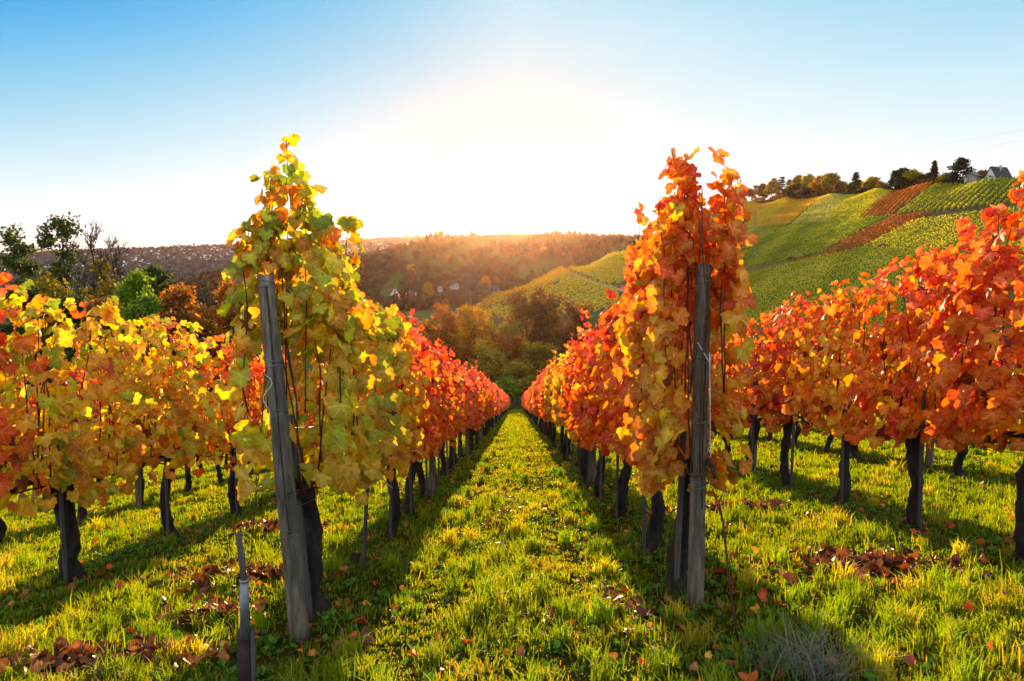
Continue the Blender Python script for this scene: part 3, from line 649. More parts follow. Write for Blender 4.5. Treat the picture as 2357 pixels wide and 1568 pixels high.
# dead shoot rising from the grass by the upright post
mb = MB(); p0 = ground_hit(1700, 1490)
pts = np.array([p0, at(1690, 1420, p0[1]), at(1678, 1340, p0[1]), at(1672, 1270, p0[1]+.02), at(1664, 1200, p0[1]+.04), at(1655, 1155, p0[1]+.05)])
mb.tube(pts-p0, [.007, .0065, .006, .0055, .005, .004], 6, rough=.12)
mb.tube([pts[4]-p0, at(1640, 1125, p0[1]+.05)-p0], [.004, .003], 5); mb.tube([pts[5]-p0, at(1668, 1128, p0[1]+.05)-p0], [.004, .002], 5)
tag(mb.build('dead_shoot', M_CANE, loc=p0), 'thin dark dead shoot standing in the grass beside the upright post', 'shoot')

# ---------------------------------------------------------------- grass and fallen leaves
def patch(x, y, s):   # smooth pseudo-noise in 0..1
    return .5+.25*(np.sin(x*2.1*s+1.3)*np.cos(y*1.7*s-.4)+np.sin(x*4.3*s-y*3.1*s+.7)*.6+np.sin(y*5.9*s+x*2.7*s)*.4)
ROWX = np.array(list(ROW.values()))
def grass():
    R = np.random.default_rng(3); mb = MB()
    bands = [(2.3, 3.6, 5200, .0027, .085, 4), (3.6, 5.5, 3800, .0032, .085, 4), (5.5, 8.5, 2300, .0042, .085, 4), (8.5, 14, 1150, .0064, .08, 4), (14, 26, 480, .011, .085, 4), (26, 50, 190, .022, .09, 3), (50, 100, 70, .045, .11, 3)]
    for (ya, yb, dens, w, hh, nv) in bands:
        half = .80*yb+.4 if yb < 20 else (16 if yb < 30 else 13)
        n = int((yb-ya)*2*half*dens); x = R.uniform(-half, half, n); y = R.uniform(ya, yb, n)
        keep = np.abs(x) < .80*y+.4; x, y = x[keep], y[keep]
        rd = np.min(np.abs(x[:, None]-ROWX[None]), axis=1)
        cl = patch(x, y, 1.)*.6+patch(x+3, y-5, 3.1)*.4
        k = R.uniform(size=len(x)) < np.clip(.35+1.1*cl, .2, 1)*np.interp(rd, [0, .18, .5], [.7, .8, 1])
        x, y, cl, rd = x[k], y[k], cl[k], rd[k]; n = len(x)
        # pull blades together into tufts
        ts = .10 if yb < 9 else .22
        tx, ty = (np.round(x/ts+R.normal(0, .1, n))*ts), (np.round(y/ts)*ts)
        hs = np.sin(tx*127.1+ty*311.7)*43758.5453; hs = hs-np.floor(hs); hs2 = np.sin(tx*269.5+ty*183.3)*24634.6345; hs2 = hs2-np.floor(hs2); jx = (hs-.5)*1.3*ts; jy = (hs2-.5)*1.3*ts
        pull = np.where(R.uniform(size=n) < .6, R.uniform(.35, .85, n), 0)
        x = x+(tx+jx-x)*pull; y = y+(ty+jy-y)*pull
        tuft = np.abs(hs*2.7+hs2*1.9) % 1.
        H = hh*R.uniform(.35, 1.25, n)*(.4+1.15*tuft**2.5)*(.5+.95*cl)*np.interp(rd, [0, .4, 1], [.6, .9, 1.05])
        track = np.exp(-((np.abs(x+.09+.06*np.sin(y*.9))-.42)/.17)**2)*(np.abs(x) < 1.1)      # worn wheel tracks along the lane
        H = H*(1-.5*track)
        H = np.where(R.uniform(size=n) < .03, H*1.8, H)
        a = R.uniform(0, 6.283, n); lean = R.uniform(.1, .95, n)*(1 if nv == 4 else .4)
        out = np.stack([x-(tx+jx), y-(ty+jy)], 1); out /= np.linalg.norm(out, axis=1)[:, None]+1e-6
        dx = np.cos(a)*.7+out[:, 0]*.8*(pull > 0); dy = np.sin(a)*.7+out[:, 1]*.8*(pull > 0)
        z = gz(x, y)-.004
        wv = w*R.uniform(.6, 1.4, n); fa = R.uniform(-.9, .9, n); sx, sy = np.cos(fa)*wv, np.sin(fa)*wv
        B = np.stack([x, y, z], 1); S = np.stack([sx, sy, 0*sx], 1)
        mid = B+np.stack([dx*lean*H*.3, dy*lean*H*.3, H*.6], 1)
        tip = B+np.stack([dx*lean*H*1.0, dy*lean*H*1.0, H*(1-.3*lean)], 1)
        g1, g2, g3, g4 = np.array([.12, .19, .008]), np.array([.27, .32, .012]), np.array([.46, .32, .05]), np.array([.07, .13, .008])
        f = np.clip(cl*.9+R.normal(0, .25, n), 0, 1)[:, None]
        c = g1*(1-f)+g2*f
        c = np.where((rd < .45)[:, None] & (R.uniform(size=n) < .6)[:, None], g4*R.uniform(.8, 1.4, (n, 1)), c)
        dry = R.uniform(size=n) < .05+.4*np.clip((patch(x+9, y+2, 1.7)-.58)*5, 0, 1)+.22*track
        c = np.where(dry[:, None], g3*R.uniform(.6, 1.1, (n, 1)), c)*R.uniform(.75, 1.25, (n, 1))
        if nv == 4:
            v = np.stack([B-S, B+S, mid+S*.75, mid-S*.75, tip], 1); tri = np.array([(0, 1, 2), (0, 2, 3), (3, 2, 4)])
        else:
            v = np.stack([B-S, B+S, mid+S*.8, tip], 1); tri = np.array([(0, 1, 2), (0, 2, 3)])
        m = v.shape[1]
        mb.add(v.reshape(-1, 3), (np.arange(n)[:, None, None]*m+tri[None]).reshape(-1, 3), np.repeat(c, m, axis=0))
    # taller tufts
    nt = 420; ty = 2.4+R.beta(1, 1.5, nt)*13; tx = R.uniform(-1, 1, nt)*.8*ty; k = np.min(np.abs(tx[:, None]-ROWX[None]), axis=1) > .12; tx, ty = tx[k], ty[k]; nt = len(tx); per = 46
    X = np.repeat(tx, per)+R.normal(0, .028, nt*per); Y = np.repeat(ty, per)+R.normal(0, .028, nt*per); a = R.uniform(0, 6.283, nt*per); n = nt*per
    H = np.repeat(R.uniform(.09, .19, nt), per)*R.uniform(.5, 1.1, n); ln = R.uniform(.15, .8, n); wv = (.0016+.00045*Y)*R.uniform(.7, 1.3, n); fa = R.uniform(-.9, .9, n)
    B = np.stack([X, Y, gz(X, Y)-.004], 1); S = np.stack([np.cos(fa)*wv, np.sin(fa)*wv, 0*wv], 1); D = np.stack([np.cos(a)*ln*H, np.sin(a)*ln*H, 0*H], 1); U = np.stack([0*H, 0*H, H], 1)
    v = np.stack([B-S, B+S, B+D*.3+U*.62+S*.8, B+D*.3+U*.62-S*.8, B+D+U*(1-.3*ln)[:, None]], 1)
    c = np.repeat(np.where(R.uniform(size=nt)[:, None] < .72, np.array([.17, .25, .01]), np.array([.40, .35, .03]))*R.uniform(.7, 1.3, (nt, 1)), per, axis=0)*R.uniform(.8, 1.2, (n, 1))
    mb.add(v.reshape(-1, 3), (np.arange(n)[:, None, None]*5+np.array([(0, 1, 2), (0, 2, 3), (3, 2, 4)])[None]).reshape(-1, 3), np.repeat(c, 5, axis=0))
    # broad weeds under the rows and to the right
    n = 2600; y = R.uniform(2.4, 11, n); x = np.where(R.uniform(size=n) < .6, R.choice(ROWX[:4], n)+R.normal(0, .28, n), R.uniform(-1, 1, n)*.7*y)
    k = np.abs(x) < .8*y; x, y = x[k], y[k]; n = len(x); per = 6
    X = np.repeat(x, per); Y = np.repeat(y, per); a = R.uniform(0, 6.283, n*per); ln = R.uniform(.018, .05, n*per)
    d = np.stack([np.cos(a), np.sin(a), R.uniform(.15, 1.1, n*per)], 1); d = unit(d); s = np.stack([-np.sin(a), np.cos(a), 0*a], 1)
    B = np.stack([X, Y, gz(X, Y)+.005], 1)+d*.01; q = np.stack([B, B+d*ln[:, None]*.6+s*ln[:, None]*.36, B+d*ln[:, None], B+d*ln[:, None]*.6-s*ln[:, None]*.36], 1)
    mb.quads(q, np.array([.06, .15, .015])*R.uniform(.7, 1.9, (n*per, 1)))
    tag(mb.build('grass', M_GRASS), 'short green grass growing over the lane and between the vine rows', 'grass', kind='stuff')
grass()

def litter():
    R = np.random.default_rng(8); mb = MB()
    # heaps (photo x, y, half width m, half depth m, leaves)
    for (px, py, wx, wy, n) in [(520, 1335, .42, .20, 330), (600, 1222, .3, .16, 240), (470, 1420, .25, .12, 60), (200, 1525, .5, .16, 200), (1960, 1312, .36, .18, 240), (1700, 1175, .42, .2, 220), (1900, 1290, .3, .2, 60),
                                (1430, 1400, .14, .4, 34), (2120, 1310, .2, .12, 40), (930, 1120, .4, .3, 60), (1160, 1180, .12, 1.2, 60)]:
        p = ground_hit(px, py); x = p[0]+R.standard_t(4, n)*wx*.5+.12*wx*np.sin(9*R.uniform(0, 6.28)); y = p[1]+R.standard_t(4, n)*wy*.55; y = y+.35*wy*np.sin((x-p[0])/wx*3+px)
        z = gz(x, y)+.03+R.uniform(0, .05, n)*np.exp(-((x-p[0])/wx)**2-((y-p[1])/wy)**2)
        nr = np.stack([R.normal(0, .5, n), R.normal(0, .5, n), np.ones(n)], 1); tip = np.stack([R.normal(0, 1, n), R.normal(0, 1, n), R.normal(0, .3, n)], 1)
        cs = np.array([(.22, .07, .02), (.10, .035, .015), (.42, .12, .025), (.05, .022, .012), (.5, .24, .07)])
        add_leaves(mb, np.stack([x, y, z], 1), nr, tip, R.uniform(.025, .05, n), cs[R.choice(5, n, p=[.3, .25, .15, .2, .1])]*R.uniform(.5, 1.5, (n, 1)), 1, R, curl=2.2)
    n = 1250; y = 2.4+R.beta(1, 2.2, n)*22; x = np.where(R.uniform(size=n) < .55, R.choice(ROWX[:6], n)+R.normal(0, .4, n), R.uniform(-1, 1, n)*.8*y)
    k = np.abs(x) < .82*y; x, y = x[k], y[k]; n = len(x); z = gz(x, y)+R.uniform(-.005, .045, n)
    cs = np.array([C['orange'], C['amber'], C['redor'], (.3, .1, .03), (.2, .07, .03), C['gold']])
    nr = np.stack([R.normal(0, .6, n), R.normal(0, .6, n), np.ones(n)], 1); tip = np.stack([R.normal(0, 1, n), R.normal(0, 1, n), R.normal(0, .3, n)], 1)
    add_leaves(mb, np.stack([x, y, z], 1), nr, tip, R.uniform(.018, .042, n), cs[R.choice(6, n, p=[.2, .15, .15, .25, .2, .05])]*R.uniform(.7, 1.1, (n, 1)), 1, R, curl=1.8)
    tag(mb.build('fallen_leaves', M_LITTER), 'brown and orange fallen vine leaves lying in heaps on the grass', 'fallen leaves', kind='stuff')
litter()

def dry_tuft(px, py, label, n=170, h=.26, col=(.34, .34, .27)):
    R = np.random.default_rng(int(px)); p = ground_hit(px, py); mb = MB()
    for i in range(n):
        a, l = R.uniform(0, 6.283), h*R.uniform(.35, 1.0); b = np.array([R.normal(0, .07), R.normal(0, .05), -.01]); t = np.linspace(0, 1, 4)
        lean = R.uniform(.15, .9); pts = b+np.stack([np.cos(a)*lean*l*t**1.6, np.sin(a)*lean*l*t**1.6, l*t*(1-.35*lean*t)], 1)
        mb.tube(pts, np.linspace(.0016, .0007, 4), 3, col=np.array(col)*R.uniform(.6, 1.2), cap=False)
    tag(mb.build('dry_grass_tuft', M_GRASS, loc=p), label, 'grass tuft', 'dry grass tufts')
dry_tuft(1870, 1560, 'pale dry grass tuft at the lower edge below the leaf heap')
dry_tuft(1790, 1540, 'greenish dry grass tuft beside the thin dead shoot', 110, .2, (.2, .25, .15))

# ---------------------------------------------------------------- trees
def skeleton(R, mb, H, spread, trunk=.3, r=.2, levels=3, nch=(7, 5, 4), up=.35, dead_tips=None, lean=0., mat=0, twig=.012):
    """Grows trunk and limbs into MB; returns the points where leaves sit."""
    tips = []
    def grow(p, d, L, rad, lev):
        n = 5 if lev < 2 else 4; pts = [p]; q = p; dd = d
        for i in range(n):
            dd = unit(dd+R.normal(0, (.035, .13, .2, .25)[lev], 3)+np.array([0, 0, up*.12])); q = q+dd*L/n; pts.append(q)
        pts = np.array(pts); rr = np.linspace(rad, rad*(.35 if lev else .3), n+1)
        mb.tube(pts, rr, 7 if lev == 0 else (5 if lev == 1 else 3), mat=mat, cap=False)
        if lev >= levels-1: tips.extend(pts[1:])
        if lev < levels:
            m = nch[lev]
            for j in range(m):
                f = (trunk+(1-trunk)*((j+R.uniform(.1, .9))/m)) if lev == 0 else R.uniform(.3, 1)
                k = min(int(f*n), n-1); b = pts[k]+(pts[k+1]-pts[k])*(f*n-k)
                a = R.uniform(0, 6.283) if lev else j*2.4+R.uniform(-.4, .4)
                side = np.array([math.cos(a), math.sin(a), 0]); out = unit(side*(1.0 if lev == 0 else .9)+dd*(.55+.35*R.uniform())+np.array([0, 0, up]))
                Lc = (spread*(1.15-.6*f) if lev == 0 else L*R.uniform(.42, .7)); grow(b, out, Lc, max(rad*(.45-.15*f), twig), lev+1)
        else: tips.append(pts[-1])
    grow(np.array([0, 0, -.3]), unit(np.array([lean, 0, 1.])), H*.86, r, 0)
    return np.array(tips)

def leaf_quads(mb, R, ctr, per, scatter, size, cols, w, flat=.5, mat=0):
    n = len(ctr)*per; p = np.repeat(ctr, per, axis=0)+R.normal(0, scatter, (n, 3))*[1, 1, .8]
    nr = unit(R.normal(0, 1, (n, 3))+[0, 0, flat]); t = unit(np.cross(nr, R.normal(0, 1, (n, 3)))); s = np.cross(nr, t)
    l = (size*R.uniform(.6, 1.4, n))[:, None]; q = np.stack([p-t*l, p+s*l*.55, p+t*l, p-s*l*.55], 1)
    cl = np.repeat(R.choice(len(cols), len(ctr), p=np.array(w)/sum(w)), per); mixr = R.choice(len(cols), n, p=np.array(w)/sum(w))
    ci = np.where(R.uniform(size=n) < .6, cl, mixr)
    mb.quads(q, np.array(cols)[ci]*R.uniform(.7, 1.25, (n, 1)), mat)

TREE_COLS = {
    'dark green': ([(.03, .055, .012), (.05, .085, .015), (.09, .11, .015), (.22, .17, .02)], [4, 4, 2, .6]),
    'olive gold': ([(.38, .26, .025), (.24, .21, .02), (.52, .32, .03), (.15, .15, .02)], [3, 3, 2, 1.5]),
    'copper': ([(.48, .17, .025), (.32, .11, .02), (.62, .26, .04), (.24, .17, .02)], [3, 3, 1.5, 1.2]),
    'brown': ([(.26, .11, .035), (.18, .08, .03), (.36, .16, .04), (.2, .15, .03)], [3, 3, 2, 1]),
    'bright green': ([(.13, .22, .015), (.20, .30, .02), (.3, .34, .02), (.08, .14, .012)], [3, 3, 1.5, 1.5]),
    'golden': ([(.64, .34, .035), (.5, .26, .03), (.7, .42, .06), (.34, .22, .03)], [3, 3, 2, 1]),
    'pine': ([(.015, .028, .016), (.025, .042, .02), (.035, .052, .022)], [3, 3, 1]),
}
def leafy_tree(name, base, H, spread, kind, label, seed, per=7, scatter=.45, size=.26, trunk=.25, r=.18, nch=(10, 6, 4), cat='tree', group=None, lean=0., up=.35, levels=3, keep=1.):
    R = np.random.default_rng(seed); root = empty(name, base, label, cat, group)
    tb, lb = MB(), MB(); tips = skeleton(R, tb, H, spread, trunk, r, levels, nch, up, lean=lean)
    root.scale = (1, 1, H/tips[:, 2].max())
    if keep < 1: tips = tips[R.uniform(size=len(tips)) < keep]
    leaf_quads(lb, R, tips, per, scatter, size, *TREE_COLS[kind])
    tb.build('trunk', M_TBARK, root); lb.build('crown', M_TREE, root)
    return root
def bare_tree(base, H, spread, label, seed, nch=(11, 7, 5), r=.16, up=.55, lean=0.):
    R = np.random.default_rng(seed); root = empty('bare_tree', base, label, 'tree', 'trees beyond the vineyard')
    tb, lb = MB(), MB(); tips = skeleton(R, tb, H, spread, .3, r, 3, nch, up, lean=lean, twig=.035)
    root.scale = (1, 1, H/tips[:, 2].max()); low = tips[(tips[:, 2] < H*.62)]; low = low[R.uniform(size=len(low)) < .35]
    leaf_quads(lb, R, low, 4, .4, .2, *TREE_COLS['olive gold'])
    tb.build('trunk', M_TBARK, root); lb.build('crown', M_TREE, root)
def slope_base(px, Y):
    p = at(px, 640, Y); z = float(gz(p[0], Y)) if Y < 95 else float(hz(p[0], Y)); return np.array([p[0], Y, z])
def top_h(px, py, Y): return float(at(px, py, Y)[2]-slope_base(px, Y)[2])

BELT = 'trees beyond the vineyard'
LT = [  # left of the vineyard
    ('tree', 88, 520, 74, 3.3, 'dark green', 'tall dark green tree with sparse leaves, first of the pair beside bare trees', 41, dict(per=3, size=.21, scatter=.3, trunk=.22, lean=-.02, nch=(15, 6, 4), keep=.75)),
    ('tree', 158, 502, 76, 3.5, 'dark green', 'tallest dark green tree, standing against the bare tree', 42, dict(per=3, size=.21, scatter=.3, trunk=.22, nch=(15, 6, 4), keep=.75)),
    ('tree', 118, 640, 70, 2.4, 'olive gold', 'olive-yellow understorey tree below the two tall dark green trees', 43, dict(per=4, size=.22, keep=.7)),
    ('tree', 215, 600, 72, 2.2, 'olive gold', 'thin yellow-leaved tree between the tall green trees and the bare tree', 44, dict(per=3, size=.2, keep=.6)),
    ('bush', 305, 640, 52, 1.6, 'bright green', 'bright green rounded bush behind the second vine row', 45, dict(per=12, size=.15, scatter=.3, trunk=.1, nch=(14, 6, 4))),
    ('bush', 318, 690, 50, 1.5, 'bright green', 'low yellow-green bush at the foot of the bright green bush', 451, dict(per=10, size=.15, scatter=.3, trunk=.1, nch=(12, 6, 4))),
    ('tree', 362, 622, 66, 2.5, 'dark green', 'dark green bushy tree to the right of the bright green bush', 46, dict(per=10, size=.2, scatter=.35, trunk=.15)),
    ('bush', 438, 665, 62, 2.4, 'copper', 'copper-brown bush beside the dark green bushy tree', 47, dict(per=10, size=.18, scatter=.35, trunk=.1, nch=(14, 6, 4))),
    ('bush', 520, 655, 64, 2.6, 'copper', 'copper-orange bush just left of the leaning post', 48, dict(per=10, size=.18, scatter=.35, trunk=.1, nch=(14, 6, 4))),
    ('bush', 480, 715, 58, 2.3, 'copper', 'low copper bush between the two taller copper bushes', 49, dict(per=10, size=.18, scatter=.35, trunk=.1, nch=(12, 6, 4))),
    ('bush', 395, 730, 56, 2.2, 'brown', 'low brown bush in front of the dark green bushy tree', 50, dict(per=10, size=.18, scatter=.35, trunk=.1, nch=(12, 6, 4))),
    ('bush', 60, 660, 66, 2.2, 'dark green', 'dark low bush behind the orange vine at the left edge', 51, dict(per=9, size=.2, scatter=.4, trunk=.1)),
    ('bush', 170, 690, 62, 2.2, 'dark green', 'dark green bush at the foot of the tall dark trees', 52, dict(per=9, size=.2, scatter=.4, trunk=.1)),
    ('bush', 250, 700, 60, 2.0, 'brown', 'brown bush at the foot of the bare trees', 53, dict(per=8, size=.18, scatter=.4, trunk=.1)),
    ('bush', 600, 690, 70, 2.4, 'copper', 'copper bush hidden behind the yellow-green vine', 54, dict(per=8, size=.18, trunk=.1)),
    ('bush', -40, 640, 70, 2.2, 'dark green', 'dark green tree at the left edge behind the orange vine', 55, dict(per=8, size=.2, trunk=.15)),
]
for (nm, px, py, Y, spr, kind, label, seed, kw) in LT:
    leafy_tree('tree' if nm == 'tree' else 'bush', slope_base(px, Y), top_h(px, py, Y), spr, kind, label, seed, cat=nm, group=BELT, **kw)
bare_tree(slope_base(235, 74), top_h(235, 505, 74), 4.2, 'taller leafless tree with a forked trunk against the sky', 61, nch=(15, 9, 6), up=.9)
bare_tree(slope_base(305, 76), top_h(305, 540, 76), 3.6, 'smaller leafless tree to the right of the forked bare tree', 62, nch=(15, 9, 6), up=.8)
bare_tree(slope_base(190, 72), top_h(190, 600, 72), 2.2, 'low leafless tree in front of the tall green trees', 63, nch=(8, 5, 4))

CT = [  # at the lower end of the lane
    (1045, 700, 128, 6.2, 'copper', 'golden-copper tree straight behind the left row end', 71, .9), (1100, 705, 122, 5.6, 'golden', 'golden tree at the lower end of the lane, left side', 72, .8),
    (1000, 735, 124, 4.8, 'copper', 'copper tree rising behind the pink-red tops of the left row', 73, 1), (1150, 735, 126, 5.2, 'olive gold', 'olive tree at the lower end of the lane, left of centre', 74, .9),
    (1215, 668, 136, 6.6, 'brown', 'dark brown tree right above the lower end of the lane', 75, .9), (1265, 665, 132, 6.2, 'brown', 'dark red-brown tree behind the top of the right row', 76, .9),
    (1180, 770, 118, 4.6, 'copper', 'rust-brown tree in the middle of the gap at the lane end', 77, .9), (1190, 830, 112, 4.0, 'olive gold', 'low yellow-green tree closing the lower end of the lane', 78, 1),
    (1130, 800, 114, 4.4, 'olive gold', 'olive-yellow tree beside the left row end', 79, 1), (1240, 790, 116, 4.6, 'olive gold', 'olive tree beside the right row end', 80, 1),
    (1320, 690, 134, 5.8, 'brown', 'brown tree hidden behind the right row', 81, .9), (940, 760, 120, 5.0, 'copper', 'copper tree behind the red part of the left row', 82, 1),
    (1170, 870, 106, 3.0, 'bright green', 'green bush closing the lane between the row ends', 83, 1), (1210, 872, 107, 3.0, 'olive gold', 'yellowish bush beside the green bush at the lane end', 84, 1),
]
for (px, py, Y, spr, kind, label, seed, keep) in CT:
    p = slope_base(px, Y); leafy_tree('tree', p, float(at(px, py, Y)[2]-p[2]), spr, kind, label, seed, per=7, scatter=.36, size=.24, trunk=.22, group=BELT, keep=keep*.8, up=.5)

def conifer(base, H, w, label, seed, kind='spruce', group='trees on the vineyard ridge', quad=.5):
    R = np.random.default_rng(seed); root = empty('conifer', base, label, 'tree', group); tb, lb = MB(), MB()
    tb.tube([(0, 0, -.5), (0, 0, H*.5), (0, 0, H*.98)], [H*.022, H*.014, H*.004], 7)
    pts = []
    if kind == 'spruce':
        for z in np.linspace(.12, .98, 16):
            rad = w*(1-z)**.85*R.uniform(.75, 1.15)+.15
            for a in R.uniform(0, 6.283, 7):
                l = rad*R.uniform(.7, 1.1); e = np.array([math.cos(a)*l, math.sin(a)*l, H*z-.28*l]); s = np.array([0, 0, H*z])
                tb.tube([s, e], [.05, .015], 3, cap=False)
                for f in np.linspace(.2, 1, 4): pts.append(s+(e-s)*f)
    else:      # broad cedar or pine: flat tiers of foliage
        nt = 9 if kind == 'cedar' else 6; z0 = .22 if kind == 'cedar' else .5
        for z in np.linspace(z0, .97, nt):
            rad = w*np.interp(z, [z0, .45, .7, 1], [1, 1.0, .85, .25]) if kind == 'cedar' else w*np.interp(z, [.5, .75, 1], [.7, 1, .45])
            for a in R.uniform(0, 6.283, 9):
                l = rad*R.uniform(.55, 1.1); s = np.array([0, 0, H*(z-.03)]); e = np.array([math.cos(a)*l, math.sin(a)*l, H*z+R.normal(0, .02)*H])
                tb.tube([s, (s+e)/2+[0, 0, .02*H], e], [.14, .09, .04], 4, cap=False)
                for f in np.linspace(.35, 1, 6): pts.append(s+(e-s)*f+[0, 0, .15])
    leaf_quads(lb, R, np.array(pts), 6, .32 if kind == 'spruce' else .42, quad, *TREE_COLS['pine'], flat=1.4)
    tb.build('trunk', M_TBARK, root); lb.build('crown', M_TREE, root)

RG = 'trees on the vineyard ridge'
def ry(px, off=2.): return (206+off)/((px-1188.5)/(F*1.004)-.0763)
def ridge(px, off=2.):
    Y = ry(px, off); X = (px-1188.5)/(F*1.004)*Y; return np.array([X, Y, float(hz(X, Y))-.2])
def rh(px, py, off=2.): b = ridge(px, off); return float(at(px, py, b[1])[2]-b[2])
RT = [  # photo x, top y, spread px, kind, label
    (1722, 436, 16, 'brown', 'thin brown tree, outermost at the left end of the ridge', .6), (1745, 425, 20, 'brown', 'brown twiggy tree near the left end of the ridge', .8),
    (1768, 412, 20, 'olive gold', 'sparse yellowish tree left of the flat-topped pine on the ridge', .6), (1822, 404, 18, 'olive gold', 'narrow pointed yellowish tree rising above the ridge thicket', .5),
    (1850, 402, 24, 'olive gold', 'broad yellow-green tree in the middle of the ridge thicket', .9), (1878, 404, 22, 'golden', 'golden-leaved tree to the right of the ridge thicket', .7),
    (1900, 400, 22, 'olive gold', 'olive tree with thin top beside the golden-leaved tree', .7), (1925, 420, 18, 'brown', 'brown bare-topped tree at the dip of the ridge', .6),
    (1955, 418, 18, 'dark green', 'low dark tree at the dip of the ridge', .8), (1992, 410, 20, 'olive gold', 'light round tree with sky showing through on the ridge', .5),
    (2022, 425, 16, 'brown', 'pale bare bush between two dark ridge trees', .5), (2082, 395, 22, 'olive gold', 'thin golden tree behind the big dark round tree', .5),
    (2112, 402, 20, 'dark green', 'dark leafy tree left of the ridge spruce', .7), (2130, 412, 18, 'olive gold', 'light green bushy tree below the ridge spruce', .9),
    (2160, 405, 16, 'golden', 'pale golden twiggy tree between the spruce and the cedar', .4), (2242, 398, 14, 'brown', 'small dark round tree beside the white house', .8)]
for i, (px, py, sp, kind, label, keep) in enumerate(RT):
    leafy_tree('tree', ridge(px), rh(px, py), sp/F*ry(px)*.95, kind, label, 500+i, per=10, scatter=.9, size=.75, trunk=.1, r=.22, nch=(9, 5, 3), group=RG, keep=keep)
for i, (px, py, sp, label) in enumerate([(1830, 425, 34, 'dark dense shrubby tree, biggest of the ridge thicket'), (1850, 432, 26, 'dark low tree at the foot of the ridge thicket'), (1812, 432, 22, 'dark bushy tree left of the biggest shrubby ridge tree'),
                                         (2055, 390, 30, 'big dark round tree on the ridge above the brown parcel'), (2072, 408, 24, 'dark bushy tree at the foot of the big round tree'), (1985, 436, 20, 'dark clipped bush below the light round ridge tree')]):
    leafy_tree('tree', ridge(px, 0.), rh(px, py, 0.), sp/F*ry(px)*.8, 'pine', label, 540+i, per=16, scatter=.9, size=.75, trunk=.06, r=.25, nch=(14, 6, 4), group=RG)
conifer(ridge(1790), rh(1790, 408), 4.2, 'flat-topped dark pine near the left end of the ridge', 560, 'pine')
conifer(ridge(1808), rh(1808, 415), 3.6, 'smaller flat-topped pine beside the taller ridge pine', 561, 'pine')
conifer(ridge(1957), rh(1957, 398), 2.4, 'small lone conifer with open branches on the ridge', 562, 'pine')
conifer(ridge(2133), rh(2133, 372), 3.6, 'dark tapering spruce beside the cedar on the ridge', 563, 'spruce', quad=.6)
conifer(ridge(2192), rh(2192, 366), 7.2, 'big dark cedar with flat tiers on the ridge', 564, 'cedar', quad=.6)
conifer(ridge(2170), rh(2170, 405), 3.0, 'low dark conifer under the cedar', 565, 'cedar', quad=.55)

# long low hedge on the ridge line
def hedge(name, pxs, Y, h, label, col, seed, n=900):
    R = np.random.default_rng(seed); px = R.uniform(pxs[0], pxs[1], n); y = ry(px, Y)+R.normal(0, 1.3, n)
    X = (px-1188.5)/(F*1.004)*y; z = hz(X, y)+R.uniform(0, 1, n)**.8*h*(.72+.28*np.sin(px*.21)*np.sin(px*.083))
    mb = MB(); leaf_quads(mb, R, np.stack([X, y, z], 1), 3, .4, .55, *TREE_COLS[col]); tag(mb.build(name, M_TREE), label, 'hedge')
hedge('hedge', (1735, 2010), -1.5, 4.2, 'long low dark hedge along the left half of the ridge', 'pine', 91, 3200)
hedge('hedge', (1722, 2020), 2.0, 8.5, 'tangled brown undergrowth hedge behind the trees at the left half of the ridge', 'brown', 93, 6500)
hedge('hedge', (2010, 2270), -1.5, 3.4, 'long low dark hedge below the cedar and the house', 'pine', 92, 2200)

